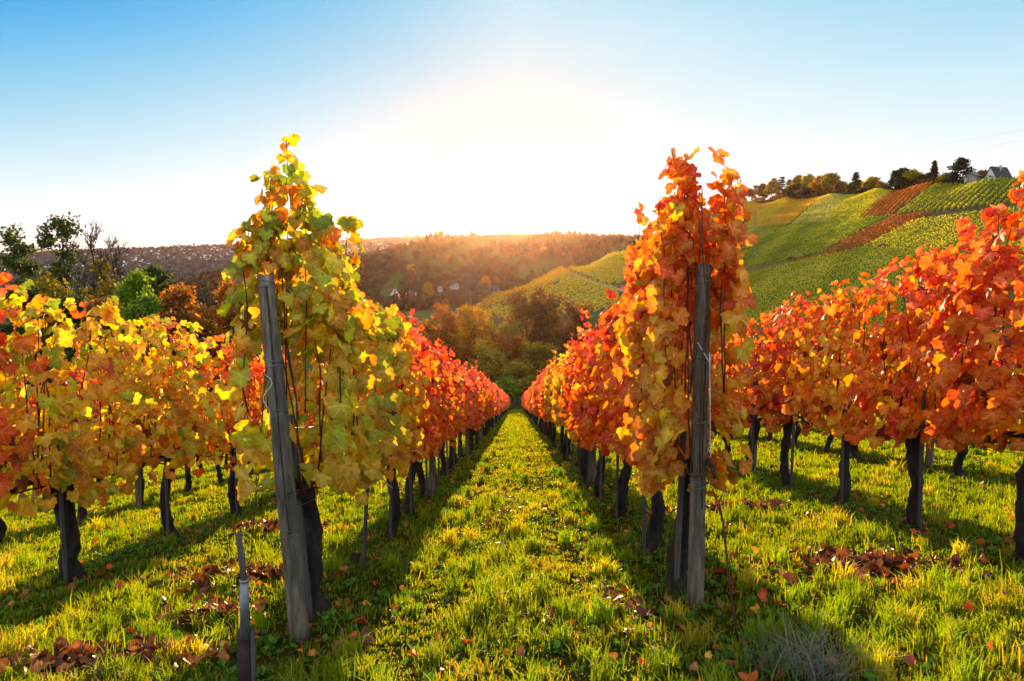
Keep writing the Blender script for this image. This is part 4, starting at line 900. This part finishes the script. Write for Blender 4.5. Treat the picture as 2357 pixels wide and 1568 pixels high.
# ---------------------------------------------------------------- hillside vineyard parcels
HV = {'green': [(.22, .28, .012), (.34, .38, .018), (.54, .52, .035)], 'lime': [(.44, .42, .015), (.62, .55, .03), (.78, .64, .06)], 'yellow': [(.62, .46, .03), (.74, .52, .04), (.5, .46, .05)],
      'pale': [(.5, .48, .09), (.7, .58, .12), (.42, .42, .07)], 'gold': [(.78, .42, .025), (.66, .36, .025), (.62, .46, .05)], 'brown': [(.52, .15, .02), (.42, .11, .018), (.62, .22, .04)], 'dull': [(.42, .26, .08), (.32, .28, .07), (.5, .34, .1)]}
def parcel(poly, col, a, b, label, seed, y0=150., y1=900., gap=3.0, step=.45, per=6, q=.25, hh=1.7, sparse=0.):
    """poly: photo outline on the hill; rows run along the ground line from photo point a to photo point b."""
    R = np.random.default_rng(seed); W = np.array([hill_pt(x, y, y0, y1)[:2] for x, y in poly]); A, B = hill_pt(*a, y0, y1)[:2], hill_pt(*b, y0, y1)[:2]
    d = (B-A)/np.linalg.norm(B-A); nrm = np.array([-d[1], d[0]]); s, t = W@nrm, W@d; pts = []
    for k in np.arange(s.min()+gap/2, s.max(), gap):
        cr = []
        for i in range(len(W)):
            j = (i+1) % len(W)
            if (s[i]-k)*(s[j]-k) < 0: cr.append(t[i]+(t[j]-t[i])*(k-s[i])/(s[j]-s[i]))
        cr.sort()
        for lo, hi in zip(cr[::2], cr[1::2]):
            u = np.arange(lo, hi, step); pts.append(nrm*k+d*u[:, None])
    P = np.concatenate(pts)
    if sparse: P = P[R.uniform(size=len(P)) > sparse]
    n = len(P)*per; p = np.repeat(P, per, axis=0); c2 = np.array(HV[col])
    pc = patch(P[:, 0]*.05, P[:, 1]*.05, 1.)+R.normal(0, .16, len(P)); ci = np.repeat(np.clip((pc*3).astype(int), 0, 2), per)
    X = p[:, 0]+R.normal(0, .17, n); Y = p[:, 1]+R.normal(0, .17, n); Z = hz(p[:, 0], p[:, 1])+.25+hh*R.beta(1.6, 1.1, n)*np.repeat(R.uniform(.75, 1.15, len(P)), per)
    c = np.stack([X, Y, Z], 1); nr = unit(R.normal(0, 1, (n, 3))+[0, -.3, .4]); tt = unit(np.cross(nr, R.normal(0, 1, (n, 3)))); ss = np.cross(nr, tt); l = (q*R.uniform(.6, 1.4, n))[:, None]
    mb = MB(); mb.quads(np.stack([c-tt*l, c+ss*l*.7, c+tt*l, c-ss*l*.7], 1), c2[ci]*R.uniform(.75, 1.3, (n, 1)))
    tag(mb.build('hillside_vines', M_HILLVINE), label, 'vineyard parcel', kind='stuff')
UPA, UPB = (1900, 512), (2042, 438)      # rows climb the hill in this direction
parcel([(1640, 530), (1735, 462), (1800, 456), (1690, 530)], 'gold', UPA, UPB, 'golden vineyard parcel at the left end of the hilltop', 1)
parcel([(1690, 530), (1690, 520), (1800, 456), (1850, 452), (1745, 525)], 'yellow', UPA, UPB, 'yellowish vineyard parcel right of the golden one', 2)
parcel([(1745, 525), (1850, 452), (1913, 450), (1815, 518)], 'gold', UPA, UPB, 'deep golden vineyard parcel with clear rows below the thicket', 3)
parcel([(1822, 518), (1920, 450), (1990, 443), (1900, 513)], 'pale', UPA, UPB, 'pale patchy vineyard parcel in the middle of the hilltop', 4)
parcel([(1890, 514), (1995, 442), (2076, 434), (1975, 507)], 'lime', UPA, UPB, 'yellow-green vineyard parcel with clear rows left of the brown one', 5)
parcel([(1978, 507), (2080, 434), (2166, 425), (2055, 497)], 'brown', (1978, 507), (2080, 434), 'large rust-brown vineyard parcel on the upper hill', 6)
parcel([(2060, 497), (2170, 425), (2380, 400), (2380, 470), (2140, 490)], 'green', (2060, 497), (2170, 425), 'green vineyard parcel with broad rows below the house', 7, gap=3.4)
parcel([(1560, 610), (1640, 536), (1815, 522), (2050, 500), (1960, 545), (1880, 588), (1800, 605), (1690, 620)], 'green', (1700, 600), (1900, 545), 'wide dark green vineyard parcel across the middle of the hill', 8)
parcel([(1800, 608), (1885, 590), (1965, 546), (2055, 501), (2150, 491), (2100, 512), (1975, 575), (1890, 598)], 'brown', (1860, 596), (2050, 502), 'narrow rust-brown vineyard strip slanting across the hill', 9)
parcel([(1640, 655), (1690, 622), (1800, 609), (1840, 602), (1760, 630), (1690, 640)], 'dull', (1690, 640), (1800, 610), 'small dull brown vineyard strip above the lowest green parcel', 10)
parcel([(1640, 700), (1690, 642), (1840, 603), (1975, 577), (2105, 512), (2400, 475), (2400, 600), (2200, 700), (2000, 780), (1600, 790)], 'lime', (1700, 690), (1980, 580), 'broad yellow-green vineyard parcel on the lower hill', 11)
parcel([(1100, 705), (1295, 622), (1330, 640), (1250, 680), (1120, 715)], 'gold', (1140, 690), (1295, 626), 'orange-gold vineyard parcel on the spur below the path', 12, 150., 520.)
parcel([(1130, 716), (1250, 682), (1335, 642), (1420, 668), (1430, 720), (1150, 740)], 'yellow', (1150, 720), (1330, 645), 'yellow vineyard parcel under the orange-gold spur', 13, 150., 520.)
parcel([(1305, 617), (1400, 589), (1560, 540), (1640, 560), (1430, 655), (1385, 655)], 'yellow', (1310, 622), (1420, 590), 'yellow vineyard parcel on the spur above the path', 14, 150., 520.)

# path with walkers on the spur
pp = [hill_pt(x, y, 150, 520) for x, y in [(1296, 621), (1310, 628), (1335, 640), (1362, 650), (1395, 660), (1440, 672)]]
mb = MB()
for p, q in zip(pp[:-1], pp[1:]):
    d = unit((q-p)[:2]); s = np.array([-d[1], d[0], 0])*1.7
    k = 6
    for i in range(k):
        a, b = p+(q-p)*i/k, p+(q-p)*(i+1)/k
        fz = lambda v: np.array([v[0], v[1], float(hz(v[0], v[1]))+.25])
        mb.quads(np.array([[fz(a-s), fz(a+s), fz(b+s), fz(b-s)]]), (1, 1, 1))
mb.build('path', M_ASPHALT)['kind'] = 'structure'
def person(px, py, label, shirt, stride):
    p = hill_pt(px, py, 150, 520)+[0, 0, .26]
    V = [(0, 0, .95), (0, 0, 1.2), (0, 0, 1.42), (0, 0, 1.52), (0, 0, 1.62), (0, 0, 1.74), (.2, 0, 1.40), (.26, -.08, 1.12), (.24, .02, .88), (-.2, 0, 1.40), (-.26, .1, 1.12), (-.24, -.04, .88),
         (.1, 0, .9), (.11, -stride*.5, .48), (.11, -stride, .06), (-.1, 0, .9), (-.11, stride*.4, .48), (-.11, stride, .08)]
    E_ = [(0, 1), (1, 2), (2, 3), (3, 4), (4, 5), (2, 6), (6, 7), (7, 8), (2, 9), (9, 10), (10, 11), (0, 12), (12, 13), (13, 14), (0, 15), (15, 16), (16, 17)]
    rad = [.15, .15, .17, .06, .10, .08, .07, .05, .04, .07, .05, .04, .09, .07, .055, .09, .07, .055]
    me = bpy.data.meshes.new('person'); me.from_pydata(V, E_, []); me.update()
    o = bpy.data.objects.new('person', me); COL.link(o); o.location = [float(c) for c in p]
    sk = o.modifiers.new('skin', 'SKIN')
    for i, r in enumerate(rad): me.skin_vertices[0].data[i].radius = (r, r*.8)
    me.skin_vertices[0].data[0].use_root = True
    o.modifiers.new('sub', 'SUBSURF').levels = 1
    m, N, L, out = new_mat('walker_clothes'); b = N.new('ShaderNodeBsdfPrincipled'); b.inputs['Base Color'].default_value = (*shirt, 1); b.inputs['Roughness'].default_value = .9; L.new(b.outputs[0], out.inputs[0])
    me.materials.append(m); tag(o, label, 'person', 'walkers on the path')
person(1300, 624, 'person in dark clothes walking at the crest of the path', (.03, .03, .035), .25)
person(1312, 630, 'person in dark red clothes walking lower down the path', (.09, .03, .03), -.22)

# ---------------------------------------------------------------- buildings
def frame_at(base, yaw, f):   # local (x, y, z) to world offsets
    c, s = math.cos(yaw), math.sin(yaw)
    return np.array([[c, -s, 0], [s, c, 0], [0, 0, 1]])
def house(base, w, d, h, rh_, yaw, label, wall=(1, 1, 1), roof=(1, 1, 1), wins=(), chimney=True, balcony=False, skylight=False, over=.5, group=None, cat='house', name='house'):
    """Gable faces -Y before the turn; w: gable width, d: depth, h: eaves, rh_: roof height."""
    M = frame_at(base, yaw, 0); root = empty(name, base, label, cat, group); T = lambda p: np.asarray(p, float)@M.T
    mb = MB(); mb.poly([T(p) for p in [(-w/2, 0, -2), (w/2, 0, -2), (w/2, 0, h), (0, 0, h+rh_), (-w/2, 0, h)]], T((0, d, 0)), wall); mb.build('wall', M_WALL, root)
    mb = MB(); sl = rh_/(w/2); x1 = w/2+over
    for s in (-1, 1):
        mb.poly([T(p) for p in [(0, -over, h+rh_+.06), (s*x1, -over, h-sl*over+.06), (s*x1, d+over, h-sl*over+.06), (0, d+over, h+rh_+.06)][::s]], (0, 0, .28), roof)
    ro = mb.build('roof', M_ROOF, root)
    if chimney: mb = MB(); mb.box((.6, d*.45, h+rh_*.5), (1.3, d*.45+.8, h+rh_+.9), (.5, .4, .35), M=M); mb.build('chimney', M_WALL, ro)
    if skylight: mb = MB(); mb.poly([T(p) for p in [(w*.22, d*.3, h+rh_*.56+.4), (w*.32, d*.3, h+rh_*.36+.4), (w*.32, d*.42, h+rh_*.36+.4), (w*.22, d*.42, h+rh_*.56+.4)]], (0, 0, .06)); mb.build('skylight', M_GLASS, ro)
    for (x, z, ww, hh) in wins:
        mb = MB(); mb.box((x-ww/2-.12, -.09, z-hh/2-.12), (x+ww/2+.12, -.003, z+hh/2+.12), (1, 1, 1), M=M); wf = mb.build('window', M_WALL, root)
        mb = MB(); mb.box((x-ww/2, -.13, z-hh/2), (x+ww/2, -.092, z+hh/2), M=M); mb.build('pane', M_GLASS, wf)
    if balcony:
        mb = MB(); mb.box((-w*.25, -1.3, h*.5), (w*.3, -.14, h*.5+.18), (.3, .25, .2), M=M); mb.box((-w*.25, -1.3, h*.5+.2), (w*.3, -1.22, h*.5+1.0), (.3, .25, .2), M=M); mb.build('balcony', M_WALL, root)
    return root
VG = 'houses in the valley'
def vh(px, py, Y): p = at(px, py, Y); return p
house(vh(909, 689, 600), 9, 11, 3.6, 6.2, .15, 'white gabled house with a balcony in the valley', wins=[(-1.5, 3, 1.2, 1.4), (1.6, 3, 1.2, 1.4), (0, 6.6, 1.2, 1.2)], balcony=True, group=VG)
house(vh(936, 692, 610), 6.5, 9, 3.2, 4.6, -.25, 'cream yellow gabled house beside the white balcony house', wall=(1, .72, .42), wins=[(0, 3.6, 1.4, 1.6)], group=VG)
house(vh(957, 690, 625), 7, 8, 4.2, 3, .6, 'white house half hidden by trees right of the cream house', wins=[(-1.2, 2.6, 1.1, 1.3), (1.2, 2.6, 1.1, 1.3)], group=VG)
house(vh(1003, 699, 560), 7, 10, 3.2, 4, -.5, 'grey-roofed house just above the red vine tops', roof=(3, 2.8, 2.6), wins=[(0, 3.4, 1.3, 1.4)], group=VG)
house(vh(1013, 668, 680), 4.5, 5, 3.2, 1.2, .1, 'small white hut beside the green valley meadow', wins=[(0, 1.8, 1.4, 1.2)], chimney=False, group=VG)
house(vh(1050, 662, 690), 6.5, 8, 2.4, 2.6, .5, 'low white gabled house above the green valley meadow', wins=[(0, 2, 1.6, 1.1)], group=VG)
house(vh(1108, 665, 690), 3.6, 5, 3, 1.2, -.2, 'tiny white garden house beside the golden valley tree', wins=[(0, 1.7, 1, 1)], chimney=False, group=VG)
house(vh(1247, 608, 900), 6, 7, 3.5, 3.2, .3, 'single white house high on the sunset hillside', wins=[(0, 2.4, 1.3, 1.3)], chimney=False, group=VG)
# ridge houses
hp = ridge(2278, 425)
house(at(2279, 413, 330), 5.6, 9.6, 1.0, 4.7, -1.28, 'white gabled house with a steep dark roof on the ridge', wins=[(0, 1.3, 1.2, 1.2)], skylight=True, group='houses on the ridge')
house(at(2372, 425, 315), 7, 9, 1.6, 5.2, -1.3, 'second dark-roofed house at the right end of the ridge', group='houses on the ridge')
house(at(2232, 414, 340), 5, 5, 1.7, 1.5, -1.1, 'low grey shed below the small round tree on the ridge', wall=(.35, .33, .3), roof=(4, 4, 4), chimney=False, group='houses on the ridge', cat='shed', name='shed')
def hut(px, py, label, w, d, h, yaw):
    p = hill_pt(px, py, 150, 700); M = frame_at(p, yaw, 0); root = empty('vineyard_hut', p, label, 'hut', 'huts in the hillside vineyards'); T = lambda q: np.asarray(q, float)@M.T
    mb = MB(); mb.poly([T(q) for q in [(-w/2, 0, -1), (w/2, 0, -1), (w/2, 0, h), (0, 0, h+.7), (-w/2, 0, h)]], T((0, d, 0))); mb.build('wall', M_PLANK, root)
    mb = MB()
    for s in (-1, 1): mb.poly([T(q) for q in [(0, -.3, h+.78), (s*(w/2+.35), -.3, h-.2), (s*(w/2+.35), d+.3, h-.2), (0, d+.3, h+.78)][::s]], (0, 0, .1), (1.6, 1.2, 1))
    mb.build('roof', M_ROOF, root)
    mb = MB(); mb.box((-.4, -.08, -.2), (.4, -.004, 1.7), M=M); mb.build('door', M_PLANK, root)
hut(1820, 604, 'brown wooden hut at the lower tip of the brown strip', 4.2, 3.2, 2.0, -.9)
hut(2030, 573, 'dark low hut with black roof in the yellow-green parcel', 3.6, 5.6, 1.3, -1.35)

# ---------------------------------------------------------------- masts
def pylon(base, H, label, arms=((.62, 6), (.8, 7), (.92, 4)), col=(1, 1, 1), w=3.0, yaw=0.2, r=.1):
    root = empty('pylon', base, label, 'pylon', 'power pylons in the valley'); mb = MB(); c, s = math.cos(yaw), math.sin(yaw)
    lv = np.linspace(0, 1, 9); half = lambda t: w*(1-t)**.8*.5+.18
    cs = [(-1, -1), (1, -1), (1, 1), (-1, 1)]; R2 = lambda x, y, z: np.array([c*x-s*y, s*x+c*y, z])
    for (a, b) in cs: mb.tube([R2(a*half(t), b*half(t), t*H) for t in lv], r, 4, col)
    for i in range(8):
        for k in range(4):
            (a, b), (a2, b2) = cs[k], cs[(k+1) % 4]
            mb.tube([R2(a*half(lv[i]), b*half(lv[i]), lv[i]*H), R2(a2*half(lv[i+1]), b2*half(lv[i+1]), lv[i+1]*H)], r*.6, 3, col, cap=False)
    mb.build('tower', M_LATTICE, root)
    for (t, l) in arms:
        ab = MB(); ab.tube([R2(-l, 0, t*H), R2(0, 0, t*H+.35), R2(l, 0, t*H)], r*.9, 4, col); ab.tube([R2(-l, 0, t*H), R2(0, 0, t*H-.5), R2(l, 0, t*H)], r*.6, 4, col)
        for q in (-.95, -.55, .55, .95): ab.tube([R2(l*q, 0, t*H), R2(l*q, 0, t*H-1.4)], r*.5, 3, col)
        ab.build('crossarm', M_LATTICE, root)
for (px, y0, y1, Y, label, w) in [(779, 600, 557, 1050, 'distant pylon with three crossarms against the far town', 3), (865, 585, 562, 1080, 'small pylon tip rising over the wooded hill', 3), (1078, 715, 627, 430, 'tall pylon in front of the sunset hill', 3.4),
                                  (1113, 706, 648, 520, 'fainter second pylon beside the tall valley pylon', 3), (1138, 700, 656, 560, 'third and smallest pylon of the valley line', 2.6), (963, 668, 612, 760, 'faint pylon on the wooded slope above the houses', 3)]:
    p = at(px, y0, Y); pylon(p, float(at(px, y1, Y)[2]-p[2]), label, w=w, r=.07+Y*.00006)
p = hill_pt(1736, 592, 150, 700); pylon(p, float(at(1736, 486, p[1])[2]-p[2]), 'red and white banded slim pylon on the vineyard hill', arms=((.74, 1.6), (.82, 1.8), (.9, 1.5), (.96, 1.0)), col=(1.6, .9, .8), w=1.6, r=.05)
# TV tower on the crest of the sunset hill
tp = hill_pt(1274, 541, 800, 1250); tp[2] -= 2; H = float(at(1274, 497, tp[1])[2]-tp[2]); root = empty('radio_tower', tp, 'slim radio tower with a round platform behind the sunset hill crest', 'tower')
mb = MB(); mb.tube([(0, 0, 0), (0, 0, H*.25), (0, 0, H*.3)], [1.0, .8, .6], 12); mb.build('shaft', M_LATTICE, root)
mb = MB(); mb.tube([(0, 0, H*.17), (0, 0, H*.19), (0, 0, H*.24), (0, 0, H*.26)], [1.0, 3.6, 3.0, .8], 16); mb.build('platform', M_LATTICE, root)
mb = MB(); mb.tube([(0, 0, H*.3), (0, 0, H*.7), (0, 0, H)], [.5, .35, .2], 8); mb.build('antenna', M_LATTICE, root)
mb = MB(); p0 = at(1147, 694, 470); hh = float(at(1147, 664, 470)[2]-p0[2])
root = empty('mobile_mast', p0, 'short white mobile phone mast at the edge of the spur', 'mast')
mb.tube([(0, 0, -2), (0, 0, hh)], [.28, .22], 8, (1.6, 1.6, 1.6)); mb.build('pole', M_LATTICE, root)
for k in range(3):
    a = k*2.1; mb = MB(); mb.box((math.cos(a)*.6-.2, math.sin(a)*.6-.15, hh*.6), (math.cos(a)*.6+.2, math.sin(a)*.6+.15, hh*.95), (2, 2, 2)); mb.build('antenna_panel', M_LATTICE, root)
# power cables over the ridge
for k, (xa, ya, xb, yb) in enumerate([(2100, 395, 2500, 330), (2120, 410, 2500, 345), (2080, 370, 2500, 290), (2040, 350, 2500, 270)]):
    a, b = at(xa, ya, 520), at(xb, yb, 420); t = np.linspace(0, 1, 24)[:, None]; mb = MB(); mb.tube(a*(1-t)+b*t-np.array([0, 0, 1])*6*t*(1-t), .035, 3, cap=False)
    tag(mb.build('power_cable', M_LATTICE), 'thin power cable crossing the sky above the ridge house', 'cable', 'power cables above the ridge')

# parked cars on the road beyond the spur
def car(px, py, Y, label, col, yaw):
    p = at(px, py, Y); root = empty('parked_car', p, label, 'car', 'cars on the valley road'); M = frame_at(p, yaw, 0); T = lambda q: np.asarray(q, float)@M.T
    mb = MB(); mb.poly([T(q) for q in [(-2.1, -.85, .3), (2.1, -.85, .3), (2.15, -.85, .8), (1.0, -.85, .95), (-1.9, -.85, .95), (-2.1, -.85, .8)]], T((0, 1.7, 0)), col)
    mb.poly([T(q) for q in [(-1.7, -.72, .95), (.95, -.72, .95), (.3, -.72, 1.45), (-1.3, -.72, 1.45)]], T((0, 1.44, 0)), col); mb.build('body', M_PAINT, root)
    mb = MB(); mb.poly([T(q) for q in [(-1.45, -.75, 1.0), (.7, -.75, 1.0), (.22, -.75, 1.38), (-1.2, -.75, 1.38)]], T((0, .02, 0))); mb.build('window', M_GLASS, root)
    for sx in (-1.3, 1.3):
        for sy in (-.88, .88):
            mb = MB(); mb.tube([T((sx, sy-.08, .32)), T((sx, sy+.08, .32))], .32, 12, (.03, .03, .03)); mb.build('wheel', M_PAINT, root)
car(1060, 639, 830, 'white car on the road below the sunset hill', (1, 1, 1), .1)
car(1228, 595.5, 920, 'first white car of the parked line on the sunset hill', (1, 1, 1), .3); car(1222, 598, 915, 'second light car of the parked line, below the first', (.9, .92, 1), .3); car(1214, 600, 912, 'last small car of the parked line on the sunset hill', (.8, .8, .85), .3)

# ---------------------------------------------------------------- far woods and far town
def blob_trees(mb, R, P, rad, col, per=44, q=.36, tall=1.25):
    n = len(P); N_ = n*per; d = unit(R.normal(0, 1, (N_, 3))); rr = np.repeat(rad, per)*R.uniform(.55, 1.05, N_)
    c = np.repeat(P, per, axis=0)+d*rr[:, None]*[1, 1, tall]; c[:, 2] += np.repeat(rad, per)*tall*.85
    nr = unit(d+R.normal(0, .6, (N_, 3))); t = unit(np.cross(nr, R.normal(0, 1, (N_, 3)))); s = np.cross(nr, t); l = (np.repeat(rad, per)*q*R.uniform(.6, 1.3, N_))[:, None]
    mb.quads(np.stack([c-t*l, c+s*l, c+t*l, c-s*l], 1), np.repeat(col, per, axis=0)*R.uniform(.7, 1.3, (N_, 1)))
WOOD = np.array([(.08, .045, .02), (.11, .055, .02), (.045, .05, .02), (.14, .075, .025), (.03, .04, .02), (.19, .11, .03)])
def inside(x, y, poly):
    r = np.zeros(len(x), bool); n = len(poly)
    for i in range(n):
        (x0, y0), (x1, y1) = poly[i], poly[(i+1) % n]
        c = ((y0 > y) != (y1 > y)) & (x < (x1-x0)*(y-y0)/(y1-y0+1e-9)+x0); r ^= c
    return r
def photo_y(X, Y, Z):
    k = Z/Y; v = (k*math.cos(PITCH)+math.sin(PITCH))/(math.cos(PITCH)-k*math.sin(PITCH)); return 784-v*F
MEADOWS = [[(862, 685), (905, 625), (935, 640), (915, 690)], [(915, 560+25), (960, 590), (940, 612), (905, 605)], [(990, 700), (1010, 672), (1110, 672), (1090, 700)], [(985, 640), (1080, 600), (1150, 575), (1160, 585), (1060, 625), (990, 655)],
           [(1130, 690), (1180, 655), (1260, 640), (1240, 665)], [(1180, 615), (1300, 600), (1300, 615), (1190, 640)], [(1010, 590), (1090, 555), (1130, 560), (1030, 605)], [(500, 660), (570, 610), (600, 640), (520, 690)]]
def woods():
    R = np.random.default_rng(21); mb = MB(); n = 9000
    px = R.uniform(340, 1700, n); Y = R.uniform(470, 1180, n); X = (px-1188.5)/(F*1.004)*Y; Z = hz(X, Y); py = photo_y(X, Y, Z)
    k = patch(X*.012, Y*.012, 1.)+R.normal(0, .12, n) > .40
    for m in MEADOWS: k &= ~inside(px, py, m)
    k &= ~((px > 860) & (px < 1010) & (Y < 660) & (Y > 560) & (R.uniform(size=n) < .8))
    px, Y, X, Z = px[k], Y[k], X[k], Z[k]; n = len(px); rad = R.uniform(1.4, 4.8, n)*(1-.35*(Y > 1040)); rad = np.where((np.abs(px-1157) < 60) & (Y > 1000), np.minimum(rad, R.uniform(.9, 2.0, n)), rad); ci = R.choice(6, n, p=[.26, .22, .18, .14, .14, .06])
    blob_trees(mb, R, np.stack([X, Y, Z-.5], 1), rad, WOOD[ci])
    n = 2600; px = R.uniform(560, 1700, n); Y = R.uniform(520, 1120, n); X = (px-1188.5)/(F*1.004)*Y
    blob_trees(mb, R, np.stack([X, Y, hz(X, Y)-.3], 1), R.uniform(.4, 1.3, n), WOOD[R.choice(6, n)], per=14, q=.5)
    tag(mb.build('woods', M_TREE), 'brown and rust-coloured woods and hedges over the sunset hill', 'woods', kind='stuff')
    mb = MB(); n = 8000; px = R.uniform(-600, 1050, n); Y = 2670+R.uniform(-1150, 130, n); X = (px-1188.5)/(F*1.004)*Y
    blob_trees(mb, R, np.stack([X, Y, hz(X, Y)-2], 1), R.uniform(4, 8.5, n), np.array([(.13, .125, .13), (.16, .145, .145), (.10, .105, .105)])[R.choice(3, n)], per=16, q=.6, tall=.8)  # pale greys put part of the distance haze into the tree colour
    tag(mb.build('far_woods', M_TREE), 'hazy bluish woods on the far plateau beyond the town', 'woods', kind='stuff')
woods()
def town():
    R = np.random.default_rng(31); mb = MB(); n = 1500
    px = np.concatenate([R.uniform(330, 960, 1250), R.uniform(-100, 340, 250)]); Y = R.uniform(2080, 2600, n); k = patch(px*.04, Y*.008, 1.) > .52
    for a, b in zip(px[k], Y[k]):
        X = (a-1188.5)/(F*1.004)*b; z = float(hz(X, b))+2.5; w, d, h = R.uniform(4, 8.5), R.uniform(4, 6), R.uniform(2.5, 5); yaw = R.uniform(-.5, .5); M = frame_at(0, yaw, 0); o = np.array([X, b, z])
        c = np.array([1, 1, 1])*R.uniform(.95, 1.3)
        mb.poly([o+np.array(q)@M.T for q in [(-w/2, 0, -5), (w/2, 0, -5), (w/2, 0, h), (-w/2, 0, h)]], np.array([0, d, 0])@M.T, c)
        mb.poly([o+np.array(q)@M.T for q in [(-w/2-.4, -.4, h+.02), (-w/2-.4, d+.4, h+.02), (-w/2-.4, d/2, h+2)]], np.array([w+.8, 0, 0])@M.T, (.10, .09, .1), 0)
    tag(mb.build('distant_town', M_WALL), 'pale houses of the distant town scattered over the far slope', 'town', kind='stuff')
town()
p = at(413, 572, 2690); root = empty('apartment_block', p, 'long pale apartment block on the far skyline', 'building')
mb = MB(); mb.box((-27, 0, -14), (27, 8, 14), (.8, .78, .76)); mb.build('wall', M_WALL, root)
mb = MB(); mb.box((-6, 1, 14.02), (2, 7, 17), (.7, .68, .66)); mb.build('roof_house', M_WALL, root)
p = at(446, 569, 2690); root = empty('tower_block', p, 'slim dark tower standing alone on the far skyline', 'building')
mb = MB(); mb.box((-2.6, 0, -11), (2.6, 6, 16), (.35, .3, .28)); mb.build('wall', M_WALL, root)
mb = MB(); mb.box((-1.6, 1, 16.02), (1.6, 5, 17.6), (.3, .26, .25)); mb.build('roof_house', M_WALL, root)

# skyline and hillside trees of the sunset hill that one can tell apart
SG = 'trees on the sunset hill'
def hb(px, Y): X = (px-1188.5)/(F*1.004)*Y; return np.array([X, Y, float(hz(X, Y))])
for i, (px, py, Y, w, label) in enumerate([(948, 554, 1085, 3.4, 'small dark conifer at the low end of the hill skyline'), (983, 540, 1090, 3.6, 'first spruce of the skyline trio on the sunset hill'), (992, 536, 1095, 3.8, 'second and middle spruce of the skyline trio'),
                                           (1004, 535, 1095, 4.0, 'third spruce of the skyline trio on the sunset hill'), (1086, 533, 1095, 2.6, 'lone little spruce on the skyline left of the sun'), (1322, 531, 1095, 3.4, 'lone spruce on the skyline right of the radio tower'),
                                           (870, 572, 1080, 4.2, 'dark pointed conifer beside the small pylon tip'), (928, 600, 930, 7, 'large dark conifer on the wooded slope above the green meadow'), (1018, 575, 1000, 6.5, 'tall dark conifer high on the sunset hillside')]):
    b = hb(px, Y); conifer(b, max(float(at(px, py, Y)[2]-b[2]), 6.), w, label, 700+i, 'spruce', SG, quad=1.3)
for i, (px, py, Y, w, kind, label) in enumerate([(945, 612, 860, 5, 'golden', 'round golden tree on the wooded slope'), (1035, 590+8, 930, 7, 'copper', 'round rust-red tree high on the sunset hillside'), (1118, 640, 680, 5, 'golden', 'golden tree beside the tiny garden house'), (1035, 650, 700, 8, 'brown', 'big dark brown tree above the low white house'),
                                                 (935, 660, 640, 8, 'dark green', 'dark blue-green tree behind the white balcony house'), (985, 655, 640, 7, 'olive gold', 'pale yellowish tree right of the valley houses'), (1015, 535, 1095, 5, 'brown', 'round leafless tree on the skyline left of the sun'), (905, 565, 1075, 6, 'brown', 'round twiggy tree on the skyline above the meadow'),
                                                 (1250, 585, 930, 6, 'golden', 'golden tree beside the single white hillside house')]):
    b = hb(px, Y); leafy_tree('tree', b, max(float(at(px, py, Y)[2]-b[2]), 7.), w*.6, kind, label, 730+i, per=10, scatter=1., size=1.1, trunk=.15, r=.3, nch=(9, 5, 3), group=SG)

# ---------------------------------------------------------------- the hazy evening air
mb = MB(); mb.box((-2700, -60, HZ.min()-8.), (5200, 3700, 185))
m, N, L, out = new_mat('haze_air'); pv = N.new('ShaderNodeVolumePrincipled')
pv.inputs['Color'].default_value = (1, .58, .40, 1); pv.inputs['Density'].default_value = .000021; pv.inputs['Anisotropy'].default_value = .84
L.new(pv.outputs[0], out.inputs['Volume'])
hz_o = mb.build('haze', m); tag(hz_o, 'thin hazy evening air filling the valley', 'haze', kind='stuff')
